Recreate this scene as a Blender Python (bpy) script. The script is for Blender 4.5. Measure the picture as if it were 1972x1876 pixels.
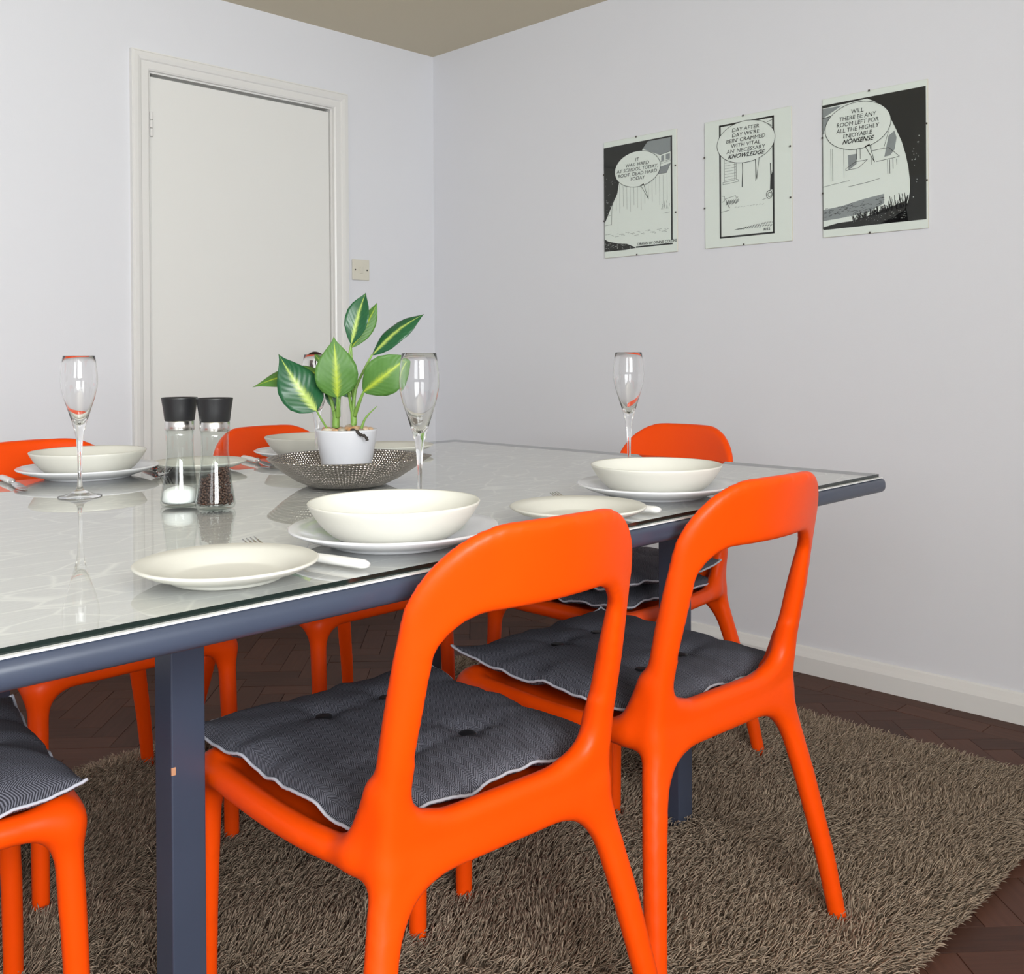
import bpy, bmesh, math, random
import numpy as np
from mathutils import Vector, Matrix
R=math.radians
random.seed(7); rng=np.random.default_rng(11)
for o in list(bpy.data.objects): bpy.data.objects.remove(o)
S=bpy.context.scene
COL=S.collection

# ------------------------------------------------------------------ camera
yaw,pitch,roll=0.789,-0.0025,-0.0068
fw=Vector((math.sin(yaw)*math.cos(pitch),math.cos(yaw)*math.cos(pitch),math.sin(pitch)))
r0=Vector((math.cos(yaw),-math.sin(yaw),0)); u0=r0.cross(fw)
rr=r0*math.cos(roll)+u0*math.sin(roll); uu=-r0*math.sin(roll)+u0*math.cos(roll)
cd=bpy.data.cameras.new('camera'); cam=bpy.data.objects.new('camera',cd); COL.objects.link(cam)
cd.sensor_width=36; cd.sensor_fit='HORIZONTAL'; cd.lens=1938.5/1972*36
cd.shift_y=-(938-688.96)/1972; cd.clip_start=.05
M=Matrix.Identity(4)
for i in range(3): M[i][0]=rr[i];M[i][1]=uu[i];M[i][2]=-fw[i]
M[0][3],M[1][3],M[2][3]=-2.9548,-3.4205,1.0243
cam.matrix_world=M
S.camera=cam

# ------------------------------------------------------------------ light and exposure
S.view_settings.view_transform='Standard'; S.view_settings.look='None'
S.view_settings.gamma=1; S.view_settings.use_curve_mapping=False
S.view_settings.exposure=0.0
W=bpy.data.worlds.new('overcast_sky'); S.world=W; W.use_nodes=True
bgn=W.node_tree.nodes['Background']; bgn.inputs[0].default_value=(.86,.92,1,1); bgn.inputs[1].default_value=1.2
YS=-5.0; XW=-4.6; H=2.36
WIN=[(-4.2,-2.5)]; WINW=[(-4.6,-3.3)]; WZ=(1.02,2.24)
def area(loc,rot,sx,sy,power,col,spread=180):
    d=bpy.data.lights.new('window_daylight','AREA'); d.shape='RECTANGLE'; d.size=sx; d.size_y=sy; d.energy=power; d.color=col; d.spread=R(spread)
    o=bpy.data.objects.new('window_daylight',d); COL.objects.link(o); o.location=loc; o.rotation_euler=rot
    return o
for a,b in WIN:
    area(((a+b)/2,YS-.16,(WZ[0]+WZ[1])/2),(R(90),0,0),b-a-.04,WZ[1]-WZ[0]-.04,138,(.97,.985,1),150)
for a,b in WINW:
    area((XW-.16,(a+b)/2,(WZ[0]+WZ[1])/2),(R(90),0,R(-90)),b-a-.04,WZ[1]-WZ[0]-.04,24,(.97,.985,1),150)

# ------------------------------------------------------------------ helpers
def nmat(name): 
    m=bpy.data.materials.new(name); m.use_nodes=True
    return m,m.node_tree.nodes,m.node_tree.links,m.node_tree.nodes['Principled BSDF']
def pm(name,col,rough=.5,metal=0,spec=.5,bump=None,coat=0,var=0,vs=8):
    m,n,l,b=nmat(name)
    b.inputs['Base Color'].default_value=(*col,1); b.inputs['Roughness'].default_value=rough
    b.inputs['Metallic'].default_value=metal; b.inputs['Specular IOR Level'].default_value=spec
    b.inputs['Coat Weight'].default_value=coat
    tc=n.new('ShaderNodeTexCoord')
    if bump:
        t=n.new('ShaderNodeTexNoise'); t.inputs['Scale'].default_value=bump[0]; t.inputs['Detail'].default_value=4
        bp=n.new('ShaderNodeBump'); bp.inputs['Strength'].default_value=bump[1]; bp.inputs['Distance'].default_value=bump[2]
        l.new(tc.outputs['Object'],t.inputs['Vector']); l.new(t.outputs['Fac'],bp.inputs['Height']); l.new(bp.outputs[0],b.inputs['Normal'])
    if var:
        t=n.new('ShaderNodeTexNoise'); t.inputs['Scale'].default_value=vs; t.inputs['Detail'].default_value=5
        l.new(tc.outputs['Object'],t.inputs['Vector'])
        mx=n.new('ShaderNodeMix'); mx.data_type='RGBA'
        mx.inputs[6].default_value=(*[c*(1-var) for c in col],1); mx.inputs[7].default_value=(*[min(1,c*(1+var)) for c in col],1)
        l.new(t.outputs['Fac'],mx.inputs[0]); l.new(mx.outputs[2],b.inputs['Base Color'])
    return m
def pglass(name,tint=(1,1,1),ior=1.5,rough=0.0,edge=None):
    """thin pane glass: fresnel mix of clear transmission and mirror reflection"""
    m,n,l,b=nmat(name); n.remove(b); out=n['Material Output']
    t=n.new('ShaderNodeBsdfTransparent'); t.inputs[0].default_value=(*tint,1)
    if edge:
        lw=n.new('ShaderNodeLayerWeight'); lw.inputs[0].default_value=.35; pw=n.new('ShaderNodeMath'); pw.operation='POWER'; pw.inputs[1].default_value=4; l.new(lw.outputs['Facing'],pw.inputs[0])
        em=n.new('ShaderNodeMix'); em.data_type='RGBA'; em.inputs[6].default_value=(*tint,1); em.inputs[7].default_value=(*edge,1); l.new(pw.outputs[0],em.inputs[0]); l.new(em.outputs[2],t.inputs[0])
    g=n.new('ShaderNodeBsdfGlossy'); g.inputs['Roughness'].default_value=rough; g.inputs[0].default_value=(1,1,1,1)
    f=n.new('ShaderNodeFresnel'); f.inputs[0].default_value=ior
    ge=n.new('ShaderNodeNewGeometry'); iv=n.new('ShaderNodeMath'); iv.operation='SUBTRACT'; iv.inputs[0].default_value=1; l.new(ge.outputs['Backfacing'],iv.inputs[1])
    ml=n.new('ShaderNodeMath'); ml.operation='MULTIPLY'; l.new(f.outputs[0],ml.inputs[0]); l.new(iv.outputs[0],ml.inputs[1])
    mx=n.new('ShaderNodeMixShader'); l.new(ml.outputs[0],mx.inputs[0]); l.new(t.outputs[0],mx.inputs[1]); l.new(g.outputs[0],mx.inputs[2])
    l.new(mx.outputs[0],out.inputs[0]); return m
def tag(o,label=None,cat=None,group=None,kind=None):
    if label:o['label']=label
    if cat:o['category']=cat
    if group:o['group']=group
    if kind:o['kind']=kind
    return o
def link(name,me,mat=None,parent=None,smooth=None):
    o=bpy.data.objects.new(name,me); COL.objects.link(o)
    if mat is not None and not me.materials: me.materials.append(mat)
    if parent is not None: o.parent=parent
    if smooth is not None: me.shade_smooth() if smooth else me.shade_flat()
    return o
def mesh(name,v,f,mat=None,parent=None,smooth=True,uv=None):
    me=bpy.data.meshes.new(name); me.from_pydata([tuple(map(float,p)) for p in v],[],[tuple(map(int,q)) for q in f]); me.update()
    if uv is not None:
        ul=me.uv_layers.new(name='UVMap'); li=np.empty(len(me.loops),int); me.loops.foreach_get('vertex_index',li)
        ul.data.foreach_set('uv',np.asarray(uv,float)[li].ravel())
    return link(name,me,mat,parent,smooth)
def empty(name,loc=(0,0,0),rz=0):
    o=bpy.data.objects.new(name,None); COL.objects.link(o); o.location=loc; o.rotation_euler=(0,0,rz); o.empty_display_size=.05
    return o
def bm_box(bm,lo,hi,bev=0,seg=2):
    r=bmesh.ops.create_cube(bm,size=1); vs=r['verts']
    for v in vs: v.co=Vector([lo[i]+(v.co[i]+.5)*(hi[i]-lo[i]) for i in range(3)])
    if bev>0:
        es=list({e for v in vs for e in v.link_edges})
        bmesh.ops.bevel(bm,geom=es,offset=bev,segments=seg,affect='EDGES',profile=.5)
def box(name,lo,hi,mat,parent=None,bev=0,seg=2,smooth=False):
    bm=bmesh.new(); bm_box(bm,lo,hi,bev,seg); me=bpy.data.meshes.new(name); bm.to_mesh(me); bm.free()
    return link(name,me,mat,parent,smooth)
def boxes(name,lst,mat,parent=None,bev=0):
    bm=bmesh.new()
    for lo,hi in lst: bm_box(bm,lo,hi,bev,1)
    me=bpy.data.meshes.new(name); bm.to_mesh(me); bm.free()
    return link(name,me,mat,parent,False)
def lathe(name,prof,mat,parent=None,n=64,smooth=True,uv=False,closed=False,mod=None):
    """prof: list of (r,z); r==0 makes a pole"""
    v=[];f=[];rings=[];uvs=[]
    s=0;pl=None
    for r,z in prof:
        if pl: s+=math.hypot(r-pl[0],z-pl[1])
        pl=(r,z)
        if r<1e-7: rings.append([len(v)]); v.append((0,0,z)); uvs.append((0,s))
        else:
            rings.append(list(range(len(v),len(v)+n)))
            for i in range(n):
                a=2*math.pi*i/n; k=mod(a,r,z) if mod else 1
                v.append((r*k*math.cos(a),r*k*math.sin(a),z)); uvs.append((i/n,s))
    pr=list(zip(rings[:-1],rings[1:]))
    if closed: pr.append((rings[-1],rings[0]))
    for A,B in pr:
        for i in range(n):
            j=(i+1)%n
            if len(A)==1 and len(B)==1: continue
            if len(A)==1: f.append((A[0],B[i],B[j]))
            elif len(B)==1: f.append((A[i],B[0],A[j]))
            else: f.append((A[i],B[i],B[j],A[j]))
    return mesh(name,v,[q[::-1] for q in f],mat,parent,smooth,uvs if uv else None)
def spline(pts,k):
    P=[np.array(p,float) for p in pts]; out=[]
    for i in range(len(P)-1):
        p0=P[max(i-1,0)];p1=P[i];p2=P[i+1];p3=P[min(i+2,len(P)-1)]
        for j in range(k):
            t=j/k; out.append(.5*((2*p1)+(-p0+p2)*t+(2*p0-5*p1+4*p2-p3)*t*t+(-p0+3*p1-3*p2+p3)*t**3))
    out.append(P[-1]); return out
def tube(name,path,rad,mat,parent=None,n=8,closed=False,flat=1.0):
    P=[Vector(p) for p in path]; N=len(P); v=[];f=[]
    rad=rad if hasattr(rad,'__len__') else [rad]*N
    up=Vector((0,0,1))
    for i in range(N):
        t=(P[(i+1)%N]-P[i-1]) if closed else (P[min(i+1,N-1)]-P[max(i-1,0)])
        t.normalize(); a=t.cross(up)
        if a.length<1e-3: a=t.cross(Vector((0,1,0)))
        a.normalize(); b=a.cross(t)
        for k in range(n):
            w=2*math.pi*k/n; v.append(P[i]+a*math.cos(w)*rad[i]+b*math.sin(w)*rad[i]*flat)
    for i in range(N if closed else N-1):
        j=(i+1)%N
        for k in range(n):
            m=(k+1)%n; f.append((i*n+k,i*n+m,j*n+m,j*n+k))
    if not closed: f.append(tuple(range(n))[::-1]); f.append(tuple(range((N-1)*n,N*n)))
    return mesh(name,v,f,mat,parent,True)
def kids(o): return [c for c in bpy.data.objects if c.parent==o]
def copy_tree(o,parent=None):
    c=o.copy(); COL.objects.link(c); c.parent=parent
    for ch in kids(o): copy_tree(ch,c)
    return c

# ------------------------------------------------------------------ materials
M_wall=pm('wall_paint',(.785,.79,.83),.62,bump=(260,.25,.0006))
M_ceil=pm('ceiling_paint',(.66,.59,.445),.7,bump=(200,.3,.0008))
M_trim=pm('white_gloss_trim',(.80,.79,.77),.32,bump=(40,.08,.0008))
M_door=pm('white_satin_door',(.83,.825,.80),.38,bump=(30,.1,.0008))
M_dark=pm('floor_bitumen',(.028,.018,.014),.8)
M_brass=pm('dark_bronze',(.055,.028,.018),.22,metal=.7)
M_cream=pm('cream_plastic',(.73,.70,.60),.35)
M_screw=pm('screw_steel',(.12,.11,.10),.4,metal=1)
M_black=pm('black_plastic',(.012,.012,.014),.42,bump=(600,.15,.0003))
M_steel=pm('brushed_steel',(.72,.70,.68),.22,metal=1,bump=(90,.05,.0003))
M_steel2=pm('polished_steel',(.66,.65,.64),.15,metal=1)
M_navy=pm('blue_grey_paint',(.046,.057,.090),.34,spec=.5,bump=(25,.15,.0012),var=.08,vs=14)
M_whitech=pm('white_porcelain',(.76,.76,.79),.16,spec=.5,coat=.3)
M_creamch=pm('cream_stoneware',(.69,.68,.62),.42,spec=.4)
M_handle=pm('white_cutlery_handle',(.80,.79,.78),.25)
M_pot=pm('white_ceramic_pot',(.72,.73,.78),.3,coat=.2)
M_salt=pm('salt_grains',(.93,.93,.93),.8,bump=(900,.6,.001))
M_pep=pm('peppercorn',(.075,.035,.022),.6,var=.6,vs=180,bump=(600,.5,.0008))
M_pip=pm('pale_grey_piping',(.50,.50,.56),.7,bump=(700,.4,.0005))
M_ink=pm('print_ink',(.016,.016,.015),.5)
M_grey=pm('print_halftone_grey',(.30,.32,.33),.5)
M_paper=pm('print_paper',(.87,.90,.86),.55)
M_tan=pm('print_sign_tan',(.55,.60,.56),.5)
M_bark=pm('bark_chip',(.05,.042,.038),.85,bump=(120,.8,.003))
M_chip=pm('chipped_paint_wood',(.55,.27,.15),.7)
M_wframe=pm('window_frame_white',(.8,.8,.8),.4)
M_orange=None
def mk_orange():
    m,n,l,b=nmat('orange_plastic')
    b.inputs['Roughness'].default_value=.40; b.inputs['Specular IOR Level'].default_value=.22
    tc=n.new('ShaderNodeTexCoord'); t=n.new('ShaderNodeTexNoise'); t.inputs['Scale'].default_value=9; t.inputs['Detail'].default_value=6
    mx=n.new('ShaderNodeMix'); mx.data_type='RGBA'; mx.inputs[6].default_value=(.90,.064,.0006,1); mx.inputs[7].default_value=(.94,.082,.001,1)
    l.new(tc.outputs['Object'],t.inputs[0]); l.new(t.outputs[0],mx.inputs[0]); l.new(mx.outputs[2],b.inputs['Base Color'])
    t2=n.new('ShaderNodeTexNoise'); t2.inputs['Scale'].default_value=380; bp=n.new('ShaderNodeBump'); bp.inputs['Strength'].default_value=.12; bp.inputs['Distance'].default_value=.0005
    l.new(tc.outputs['Object'],t2.inputs[0]); l.new(t2.outputs[0],bp.inputs['Height']); l.new(bp.outputs[0],b.inputs['Normal'])
    return m
M_orange=mk_orange()
def math_(n,l,op,a,b=None,c=None):
    x=n.new('ShaderNodeMath'); x.operation=op
    for i,q in enumerate((a,b,c)):
        if q is None: continue
        if isinstance(q,(int,float)): x.inputs[i].default_value=q
        else: l.new(q,x.inputs[i])
    return x.outputs[0]
def mk_fabric():
    m,n,l,b=nmat('herringbone_tweed')
    uv=n.new('ShaderNodeUVMap'); sp=n.new('ShaderNodeSeparateXYZ'); l.new(uv.outputs[0],sp.inputs[0])
    nz=n.new('ShaderNodeTexNoise'); nz.inputs['Scale'].default_value=60; l.new(uv.outputs[0],nz.inputs[0])
    pp=math_(n,l,'PINGPONG',sp.outputs[0],.0085)
    s=math_(n,l,'ADD',sp.outputs[1],math_(n,l,'MULTIPLY',pp,1.25))
    s=math_(n,l,'ADD',s,math_(n,l,'MULTIPLY',nz.outputs[0],.002))
    w=math_(n,l,'SINE',math_(n,l,'MULTIPLY',s,2*math.pi/.0036))
    w=math_(n,l,'MULTIPLY_ADD',w,.5,.5); w=math_(n,l,'POWER',w,1.4)
    fine=n.new('ShaderNodeTexNoise'); fine.inputs['Scale'].default_value=900; fine.inputs['Detail'].default_value=1; l.new(uv.outputs[0],fine.inputs[0])
    w2=math_(n,l,'MULTIPLY',w,math_(n,l,'ADD',fine.outputs[0],.35))
    mx=n.new('ShaderNodeMix'); mx.data_type='RGBA'; mx.inputs[6].default_value=(.022,.022,.028,1); mx.inputs[7].default_value=(.20,.20,.24,1)
    l.new(w2,mx.inputs[0]); l.new(mx.outputs[2],b.inputs['Base Color'])
    b.inputs['Roughness'].default_value=.9; b.inputs['Specular IOR Level'].default_value=.15
    bp=n.new('ShaderNodeBump'); bp.inputs['Strength'].default_value=.35; bp.inputs['Distance'].default_value=.0006; l.new(w,bp.inputs['Height']); l.new(bp.outputs[0],b.inputs['Normal'])
    return m
M_fab=mk_fabric()
def mk_cloth():
    m,n,l,b=nmat('silver_crackle_cloth')
    tc=n.new('ShaderNodeTexCoord')
    mp=n.new('ShaderNodeMapping'); mp.inputs['Rotation'].default_value=(0,0,R(25)); mp.inputs['Scale'].default_value=(1,2.0,1); l.new(tc.outputs['Object'],mp.inputs[0])
    nz=n.new('ShaderNodeTexNoise'); nz.inputs['Scale'].default_value=3.5; nz.inputs['Detail'].default_value=4; l.new(tc.outputs['Object'],nz.inputs[0])
    ad=n.new('ShaderNodeMix'); ad.data_type='VECTOR'; ad.inputs[0].default_value=.06; l.new(mp.outputs[0],ad.inputs[4]); l.new(nz.outputs[1],ad.inputs[5])
    v=n.new('ShaderNodeTexVoronoi'); v.feature='DISTANCE_TO_EDGE'; v.inputs['Scale'].default_value=11; l.new(ad.outputs[1],v.inputs[0])
    ln=n.new('ShaderNodeMapRange'); ln.inputs[1].default_value=0; ln.inputs[2].default_value=.045; ln.inputs[3].default_value=1; ln.inputs[4].default_value=0; l.new(v.outputs[0],ln.inputs[0])
    nl=math_(n,l,'MINIMUM',math_(n,l,'MULTIPLY',math_(n,l,'MULTIPLY',ln.outputs[0],nz.outputs[0]),1.7),1)
    mp2=n.new('ShaderNodeMapping'); mp2.inputs['Rotation'].default_value=(0,0,R(-20)); mp2.inputs['Scale'].default_value=(22,300,1); l.new(tc.outputs['Object'],mp2.inputs[0])
    fb=n.new('ShaderNodeTexNoise'); fb.inputs['Scale'].default_value=1; fb.inputs['Detail'].default_value=3; l.new(mp2.outputs[0],fb.inputs[0])
    mx=n.new('ShaderNodeMix'); mx.data_type='RGBA'; mx.inputs[6].default_value=(.60,.60,.60,1); mx.inputs[7].default_value=(.83,.83,.82,1); l.new(fb.outputs[0],mx.inputs[0])
    mx2=n.new('ShaderNodeMix'); mx2.data_type='RGBA'; mx2.inputs[7].default_value=(.95,.95,.92,1); l.new(mx.outputs[2],mx2.inputs[6]); l.new(nl,mx2.inputs[0])
    l.new(mx2.outputs[2],b.inputs['Base Color']); b.inputs['Roughness'].default_value=.55
    return m
M_cloth=mk_cloth()
M_pane=pglass('table_glass',(.985,.992,.988),1.60)
M_clear=pglass('clear_thin_glass',(.985,.995,.99),1.5)
M_flute=pglass('flute_glass',(.985,.99,.99),1.42,edge=(.62,.64,.65))
M_mill=pglass('mill_glass',(.97,.985,.975),1.5,edge=(.42,.50,.46))
M_picglass=pglass('picture_glass',(.98,.992,.985),1.30)
def mk_edge():
    return pm('green_black_glass_edge',(.006,.014,.012),.12,spec=.8)
M_edge=mk_edge()
def mk_glass():
    m,n,l,b=nmat('crystal'); b.inputs['Base Color'].default_value=(1,1,1,1); b.inputs['Roughness'].default_value=0
    b.inputs['Transmission Weight'].default_value=1; b.inputs['IOR'].default_value=1.48; return m
M_crys=mk_glass()
def mk_block(name,ca,cb,rough):
    m,n,l,b=nmat(name)
    tc=n.new('ShaderNodeTexCoord'); oi=n.new('ShaderNodeObjectInfo')
    mp=n.new('ShaderNodeMapping'); mp.inputs['Scale'].default_value=(7,95,30); l.new(tc.outputs['Object'],mp.inputs[0])
    off=n.new('ShaderNodeVectorMath'); off.operation='ADD'; l.new(mp.outputs[0],off.inputs[0])
    cx=n.new('ShaderNodeCombineXYZ'); l.new(math_(n,l,'MULTIPLY',oi.outputs['Random'],57),cx.inputs[0]); l.new(math_(n,l,'MULTIPLY',oi.outputs['Random'],31),cx.inputs[1]); l.new(cx.outputs[0],off.inputs[1])
    t=n.new('ShaderNodeTexNoise'); t.inputs['Scale'].default_value=1; t.inputs['Detail'].default_value=5; l.new(off.outputs[0],t.inputs[0])
    k=math_(n,l,'MULTIPLY_ADD',oi.outputs['Random'],.55,math_(n,l,'MULTIPLY_ADD',t.outputs[0],.9,-.25))
    mx=n.new('ShaderNodeMix'); mx.data_type='RGBA'; mx.inputs[6].default_value=(*ca,1); mx.inputs[7].default_value=(*cb,1); l.new(k,mx.inputs[0])
    l.new(mx.outputs[2],b.inputs['Base Color']); b.inputs['Roughness'].default_value=rough; b.inputs['Specular IOR Level'].default_value=.28
    bp=n.new('ShaderNodeBump'); bp.inputs['Strength'].default_value=.2; bp.inputs['Distance'].default_value=.001; l.new(t.outputs[0],bp.inputs['Height']); l.new(bp.outputs[0],b.inputs['Normal'])
    return m
M_block=mk_block('walnut_parquet',(.045,.018,.012),(.120,.048,.030),.55)
def mk_pile():
    m,n,l,b=nmat('shag_pile')
    at=n.new('ShaderNodeAttribute'); at.attribute_name='tone'
    mx=n.new('ShaderNodeMix'); mx.data_type='RGBA'; mx.inputs[6].default_value=(.20,.150,.108,1); mx.inputs[7].default_value=(.46,.36,.27,1); l.new(at.outputs['Fac'],mx.inputs[0])
    l.new(mx.outputs[2],b.inputs['Base Color']); b.inputs['Roughness'].default_value=.85; b.inputs['Specular IOR Level'].default_value=.2
    return m
M_pile=mk_pile()
M_rugb=pm('rug_backing',(.20,.16,.12),.95)
def mk_leaf(name,dark,mid,light,gloss,lw,vb=.35):
    m,n,l,b=nmat(name)
    uv=n.new('ShaderNodeUVMap'); sp=n.new('ShaderNodeSeparateXYZ'); l.new(uv.outputs[0],sp.inputs[0])
    u,v=sp.outputs[0],sp.outputs[1]
    av=math_(n,l,'ABSOLUTE',v)
    # slanting lateral veins: stripes in (u - .45|v|)
    q=math_(n,l,'SUBTRACT',u,math_(n,l,'MULTIPLY',av,.30))
    nz=n.new('ShaderNodeTexNoise'); nz.inputs['Scale'].default_value=9; nz.inputs['Detail'].default_value=5; l.new(uv.outputs[0],nz.inputs[0])
    cq=n.new('ShaderNodeCombineXYZ'); l.new(math_(n,l,'MULTIPLY',q,38),cq.inputs[0]); l.new(math_(n,l,'MULTIPLY',v,2.2),cq.inputs[1])
    st=n.new('ShaderNodeTexNoise'); st.inputs['Scale'].default_value=1; st.inputs['Detail'].default_value=3; l.new(cq.outputs[0],st.inputs[0])
    reach=math_(n,l,'MULTIPLY',st.outputs[0],lw)
    taper=math_(n,l,'SUBTRACT',1.05,u)
    reach=math_(n,l,'MULTIPLY',reach,math_(n,l,'ADD',math_(n,l,'MULTIPLY',taper,1.1),.12))
    k=n.new('ShaderNodeMapRange'); k.interpolation_type='SMOOTHSTEP'; l.new(math_(n,l,'SUBTRACT',reach,av),k.inputs[0]); k.inputs[1].default_value=-.12; k.inputs[2].default_value=.22
    mx=n.new('ShaderNodeMix'); mx.data_type='RGBA'; mx.inputs[6].default_value=(*dark,1); mx.inputs[7].default_value=(*mid,1); l.new(nz.outputs[0],mx.inputs[0])
    mx2=n.new('ShaderNodeMix'); mx2.data_type='RGBA'; mx2.inputs[7].default_value=(*light,1); l.new(mx.outputs[2],mx2.inputs[6]); l.new(k.outputs[0],mx2.inputs[0])
    mid_=n.new('ShaderNodeMapRange'); l.new(av,mid_.inputs[0]); mid_.inputs[1].default_value=.03; mid_.inputs[2].default_value=.055; mid_.inputs[3].default_value=1; mid_.inputs[4].default_value=0
    mx3=n.new('ShaderNodeMix'); mx3.data_type='RGBA'; mx3.inputs[7].default_value=(light[0]*1.05,light[1]*1.05,light[2],1); l.new(mx2.outputs[2],mx3.inputs[6]); l.new(math_(n,l,'MULTIPLY',mid_.outputs[0],.8),mx3.inputs[0])
    l.new(mx3.outputs[2],b.inputs['Base Color']); b.inputs['Roughness'].default_value=gloss; b.inputs['Specular IOR Level'].default_value=.45
    wv=math_(n,l,'SINE',math_(n,l,'MULTIPLY',q,62))
    bp=n.new('ShaderNodeBump'); bp.inputs['Strength'].default_value=vb; bp.inputs['Distance'].default_value=.0008; l.new(wv,bp.inputs['Height']); l.new(bp.outputs[0],b.inputs['Normal'])
    return m
M_leafD=mk_leaf('leaf_dark_glossy',(.010,.070,.028),(.018,.115,.04),(.40,.52,.12),.34,.46,.14)
M_leafL=mk_leaf('leaf_light_underside',(.062,.165,.028),(.085,.215,.036),(.38,.48,.04),.5,.36,.15)
M_stem=pm('leaf_stem',(.20,.36,.07),.45,var=.25,vs=40)
def mk_pebble():
    m,n,l,b=nmat('pebble_stone')
    oi=n.new('ShaderNodeObjectInfo'); tc=n.new('ShaderNodeTexCoord'); t=n.new('ShaderNodeTexNoise'); t.inputs['Scale'].default_value=70; l.new(tc.outputs['Object'],t.inputs[0])
    cr=n.new('ShaderNodeValToRGB'); e=cr.color_ramp.elements; e[0].color=(.62,.50,.36,1); e[1].color=(.10,.07,.05,1)
    x=e.new(.45); x.color=(.60,.30,.13,1); x=e.new(.7); x.color=(.66,.60,.50,1)
    l.new(math_(n,l,'MULTIPLY_ADD',t.outputs[0],.3,math_(n,l,'MULTIPLY',oi.outputs['Random'],.8)),cr.inputs[0]); l.new(cr.outputs[0],b.inputs['Base Color']); b.inputs['Roughness'].default_value=.4
    return m
M_pebble=mk_pebble()
def mk_hammer():
    m,n,l,b=nmat('hammered_pewter')
    uv=n.new('ShaderNodeUVMap'); mp=n.new('ShaderNodeMapping'); mp.inputs['Scale'].default_value=(130,165,1); l.new(uv.outputs[0],mp.inputs[0])
    v=n.new('ShaderNodeTexVoronoi'); v.inputs['Randomness'].default_value=.25; v.inputs['Scale'].default_value=1; l.new(mp.outputs[0],v.inputs[0])
    bp=n.new('ShaderNodeBump'); bp.inputs['Strength'].default_value=1; bp.inputs['Distance'].default_value=.0085; l.new(v.outputs[0],bp.inputs['Height']); l.new(bp.outputs[0],b.inputs['Normal'])
    b.inputs['Base Color'].default_value=(.44,.40,.36,1); b.inputs['Metallic'].default_value=1; b.inputs['Roughness'].default_value=.24
    return m
M_ham=mk_hammer()

# ------------------------------------------------------------------ room shell
floor=box('floor',(XW,YS,-.06),(0,0,-.012),M_dark); tag(floor,kind='structure')
ceil=box('ceiling',(XW-.1,YS-.1,H),(.1,.1,H+.1),M_ceil); tag(ceil,kind='structure')
DX0,DX1,DZ=-1.322,-.552,2.035      # door opening
boxes_n=[((XW-.1,0,-.06),(DX0-.012,.1,H)),((DX1+.012,0,-.06),(.1,.1,H)),((DX0-.012,0,DZ+.012),(DX1+.012,.1,H))]
tag(boxes('wall_north',boxes_n,M_wall),kind='structure')
tag(box('wall_east',(0,YS-.1,-.06),(.1,0,H),M_wall),kind='structure')
wa,wb=WINW[0]
tag(boxes('wall_west',[((XW-.1,YS-.1,-.06),(XW,wa,H)),((XW-.1,wb,-.06),(XW,0,H)),((XW-.1,wa,-.06),(XW,wb,WZ[0])),((XW-.1,wa,WZ[1]),(XW,wb,H))],M_wall),kind='structure')
ws=[];xs=[XW]+[q for w in WIN for q in w]+[0]
for i in range(0,len(xs),2): ws.append(((xs[i],YS-.1,-.06),(xs[i+1],YS,H)))
for a,b in WIN: ws+= [((a,YS-.1,-.06),(b,YS,WZ[0])),((a,YS-.1,WZ[1]),(b,YS,H))]
tag(boxes('wall_south',ws,M_wall),kind='structure')
for i,(a,b) in enumerate(WIN):
    z0,z1=WZ; t=.05
    w=boxes('window_%d'%(i+1),[((a,YS-.08,z0),(a+t,YS-.02,z1)),((b-t,YS-.08,z0),(b,YS-.02,z1)),((a+t,YS-.08,z0),(b-t,YS-.02,z0+t)),((a+t,YS-.08,z1-t),(b-t,YS-.02,z1)),(((a+b)/2-.03,YS-.08,z0+t),((a+b)/2+.03,YS-.02,z1-t))],M_wframe)
    tag(w,kind='structure')
    for c0,c1 in ((a+t,(a+b)/2-.03),((a+b)/2+.03,b-t)): box('pane',(c0,YS-.052,z0+t),(c1,YS-.048,z1-t),M_clear,w)
    box('window_sill',(a-.03,YS+.002,z0-.03),(b+.03,YS+.13,z0-.001),M_trim,w,.005)
for a,b in WINW:
    z0,z1=WZ; t=.05; m_=(a+b)/2
    w=boxes('window_2',[((XW-.08,a,z0),(XW-.02,a+t,z1)),((XW-.08,b-t,z0),(XW-.02,b,z1)),((XW-.08,a+t,z0),(XW-.02,b-t,z0+t)),((XW-.08,a+t,z1-t),(XW-.02,b-t,z1)),((XW-.08,m_-.03,z0+t),(XW-.02,m_+.03,z1-t))],M_wframe)
    tag(w,kind='structure')
    for c0,c1 in ((a+t,m_-.03),(m_+.03,b-t)): box('pane',(XW-.052,c0,z0+t),(XW-.048,c1,z1-t),M_clear,w)
    box('window_sill',(XW+.002,a-.03,z0-.03),(XW+.13,b+.03,z0-.001),M_trim,w,.005)
# baseboards, profiled: flat face with a chamfered moulded top
def profile_run(name,prof,axis,a,b,mat):
    n=len(prof); v=[]; 
    for s in (a,b):
        for d,z in prof: v.append((-d,s,z) if axis=='y' else (s,-d,z))
    f=[(i,(i+1)%n,n+(i+1)%n,n+i) for i in range(n)]+[tuple(range(n))[::-1],tuple(range(n,2*n))]
    o=mesh(name,v,f,mat,None,False); me=o.data; bm=bmesh.new(); bm.from_mesh(me); bmesh.ops.recalc_face_normals(bm,faces=bm.faces); bm.to_mesh(me); bm.free(); return o
bprof=[(.0005,-.01),(.019,-.01),(.019,.053),(.017,.058),(.0125,.068),(.008,.080),(.0005,.084)]
tag(profile_run('baseboard_east',bprof,'y',YS,-.019,M_trim),kind='structure')
tag(profile_run('baseboard_north',bprof,'x',-.485,0,M_trim),kind='structure')
tag(profile_run('trim_2',bprof,'x',XW,-1.395,M_trim),kind='structure')
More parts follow.
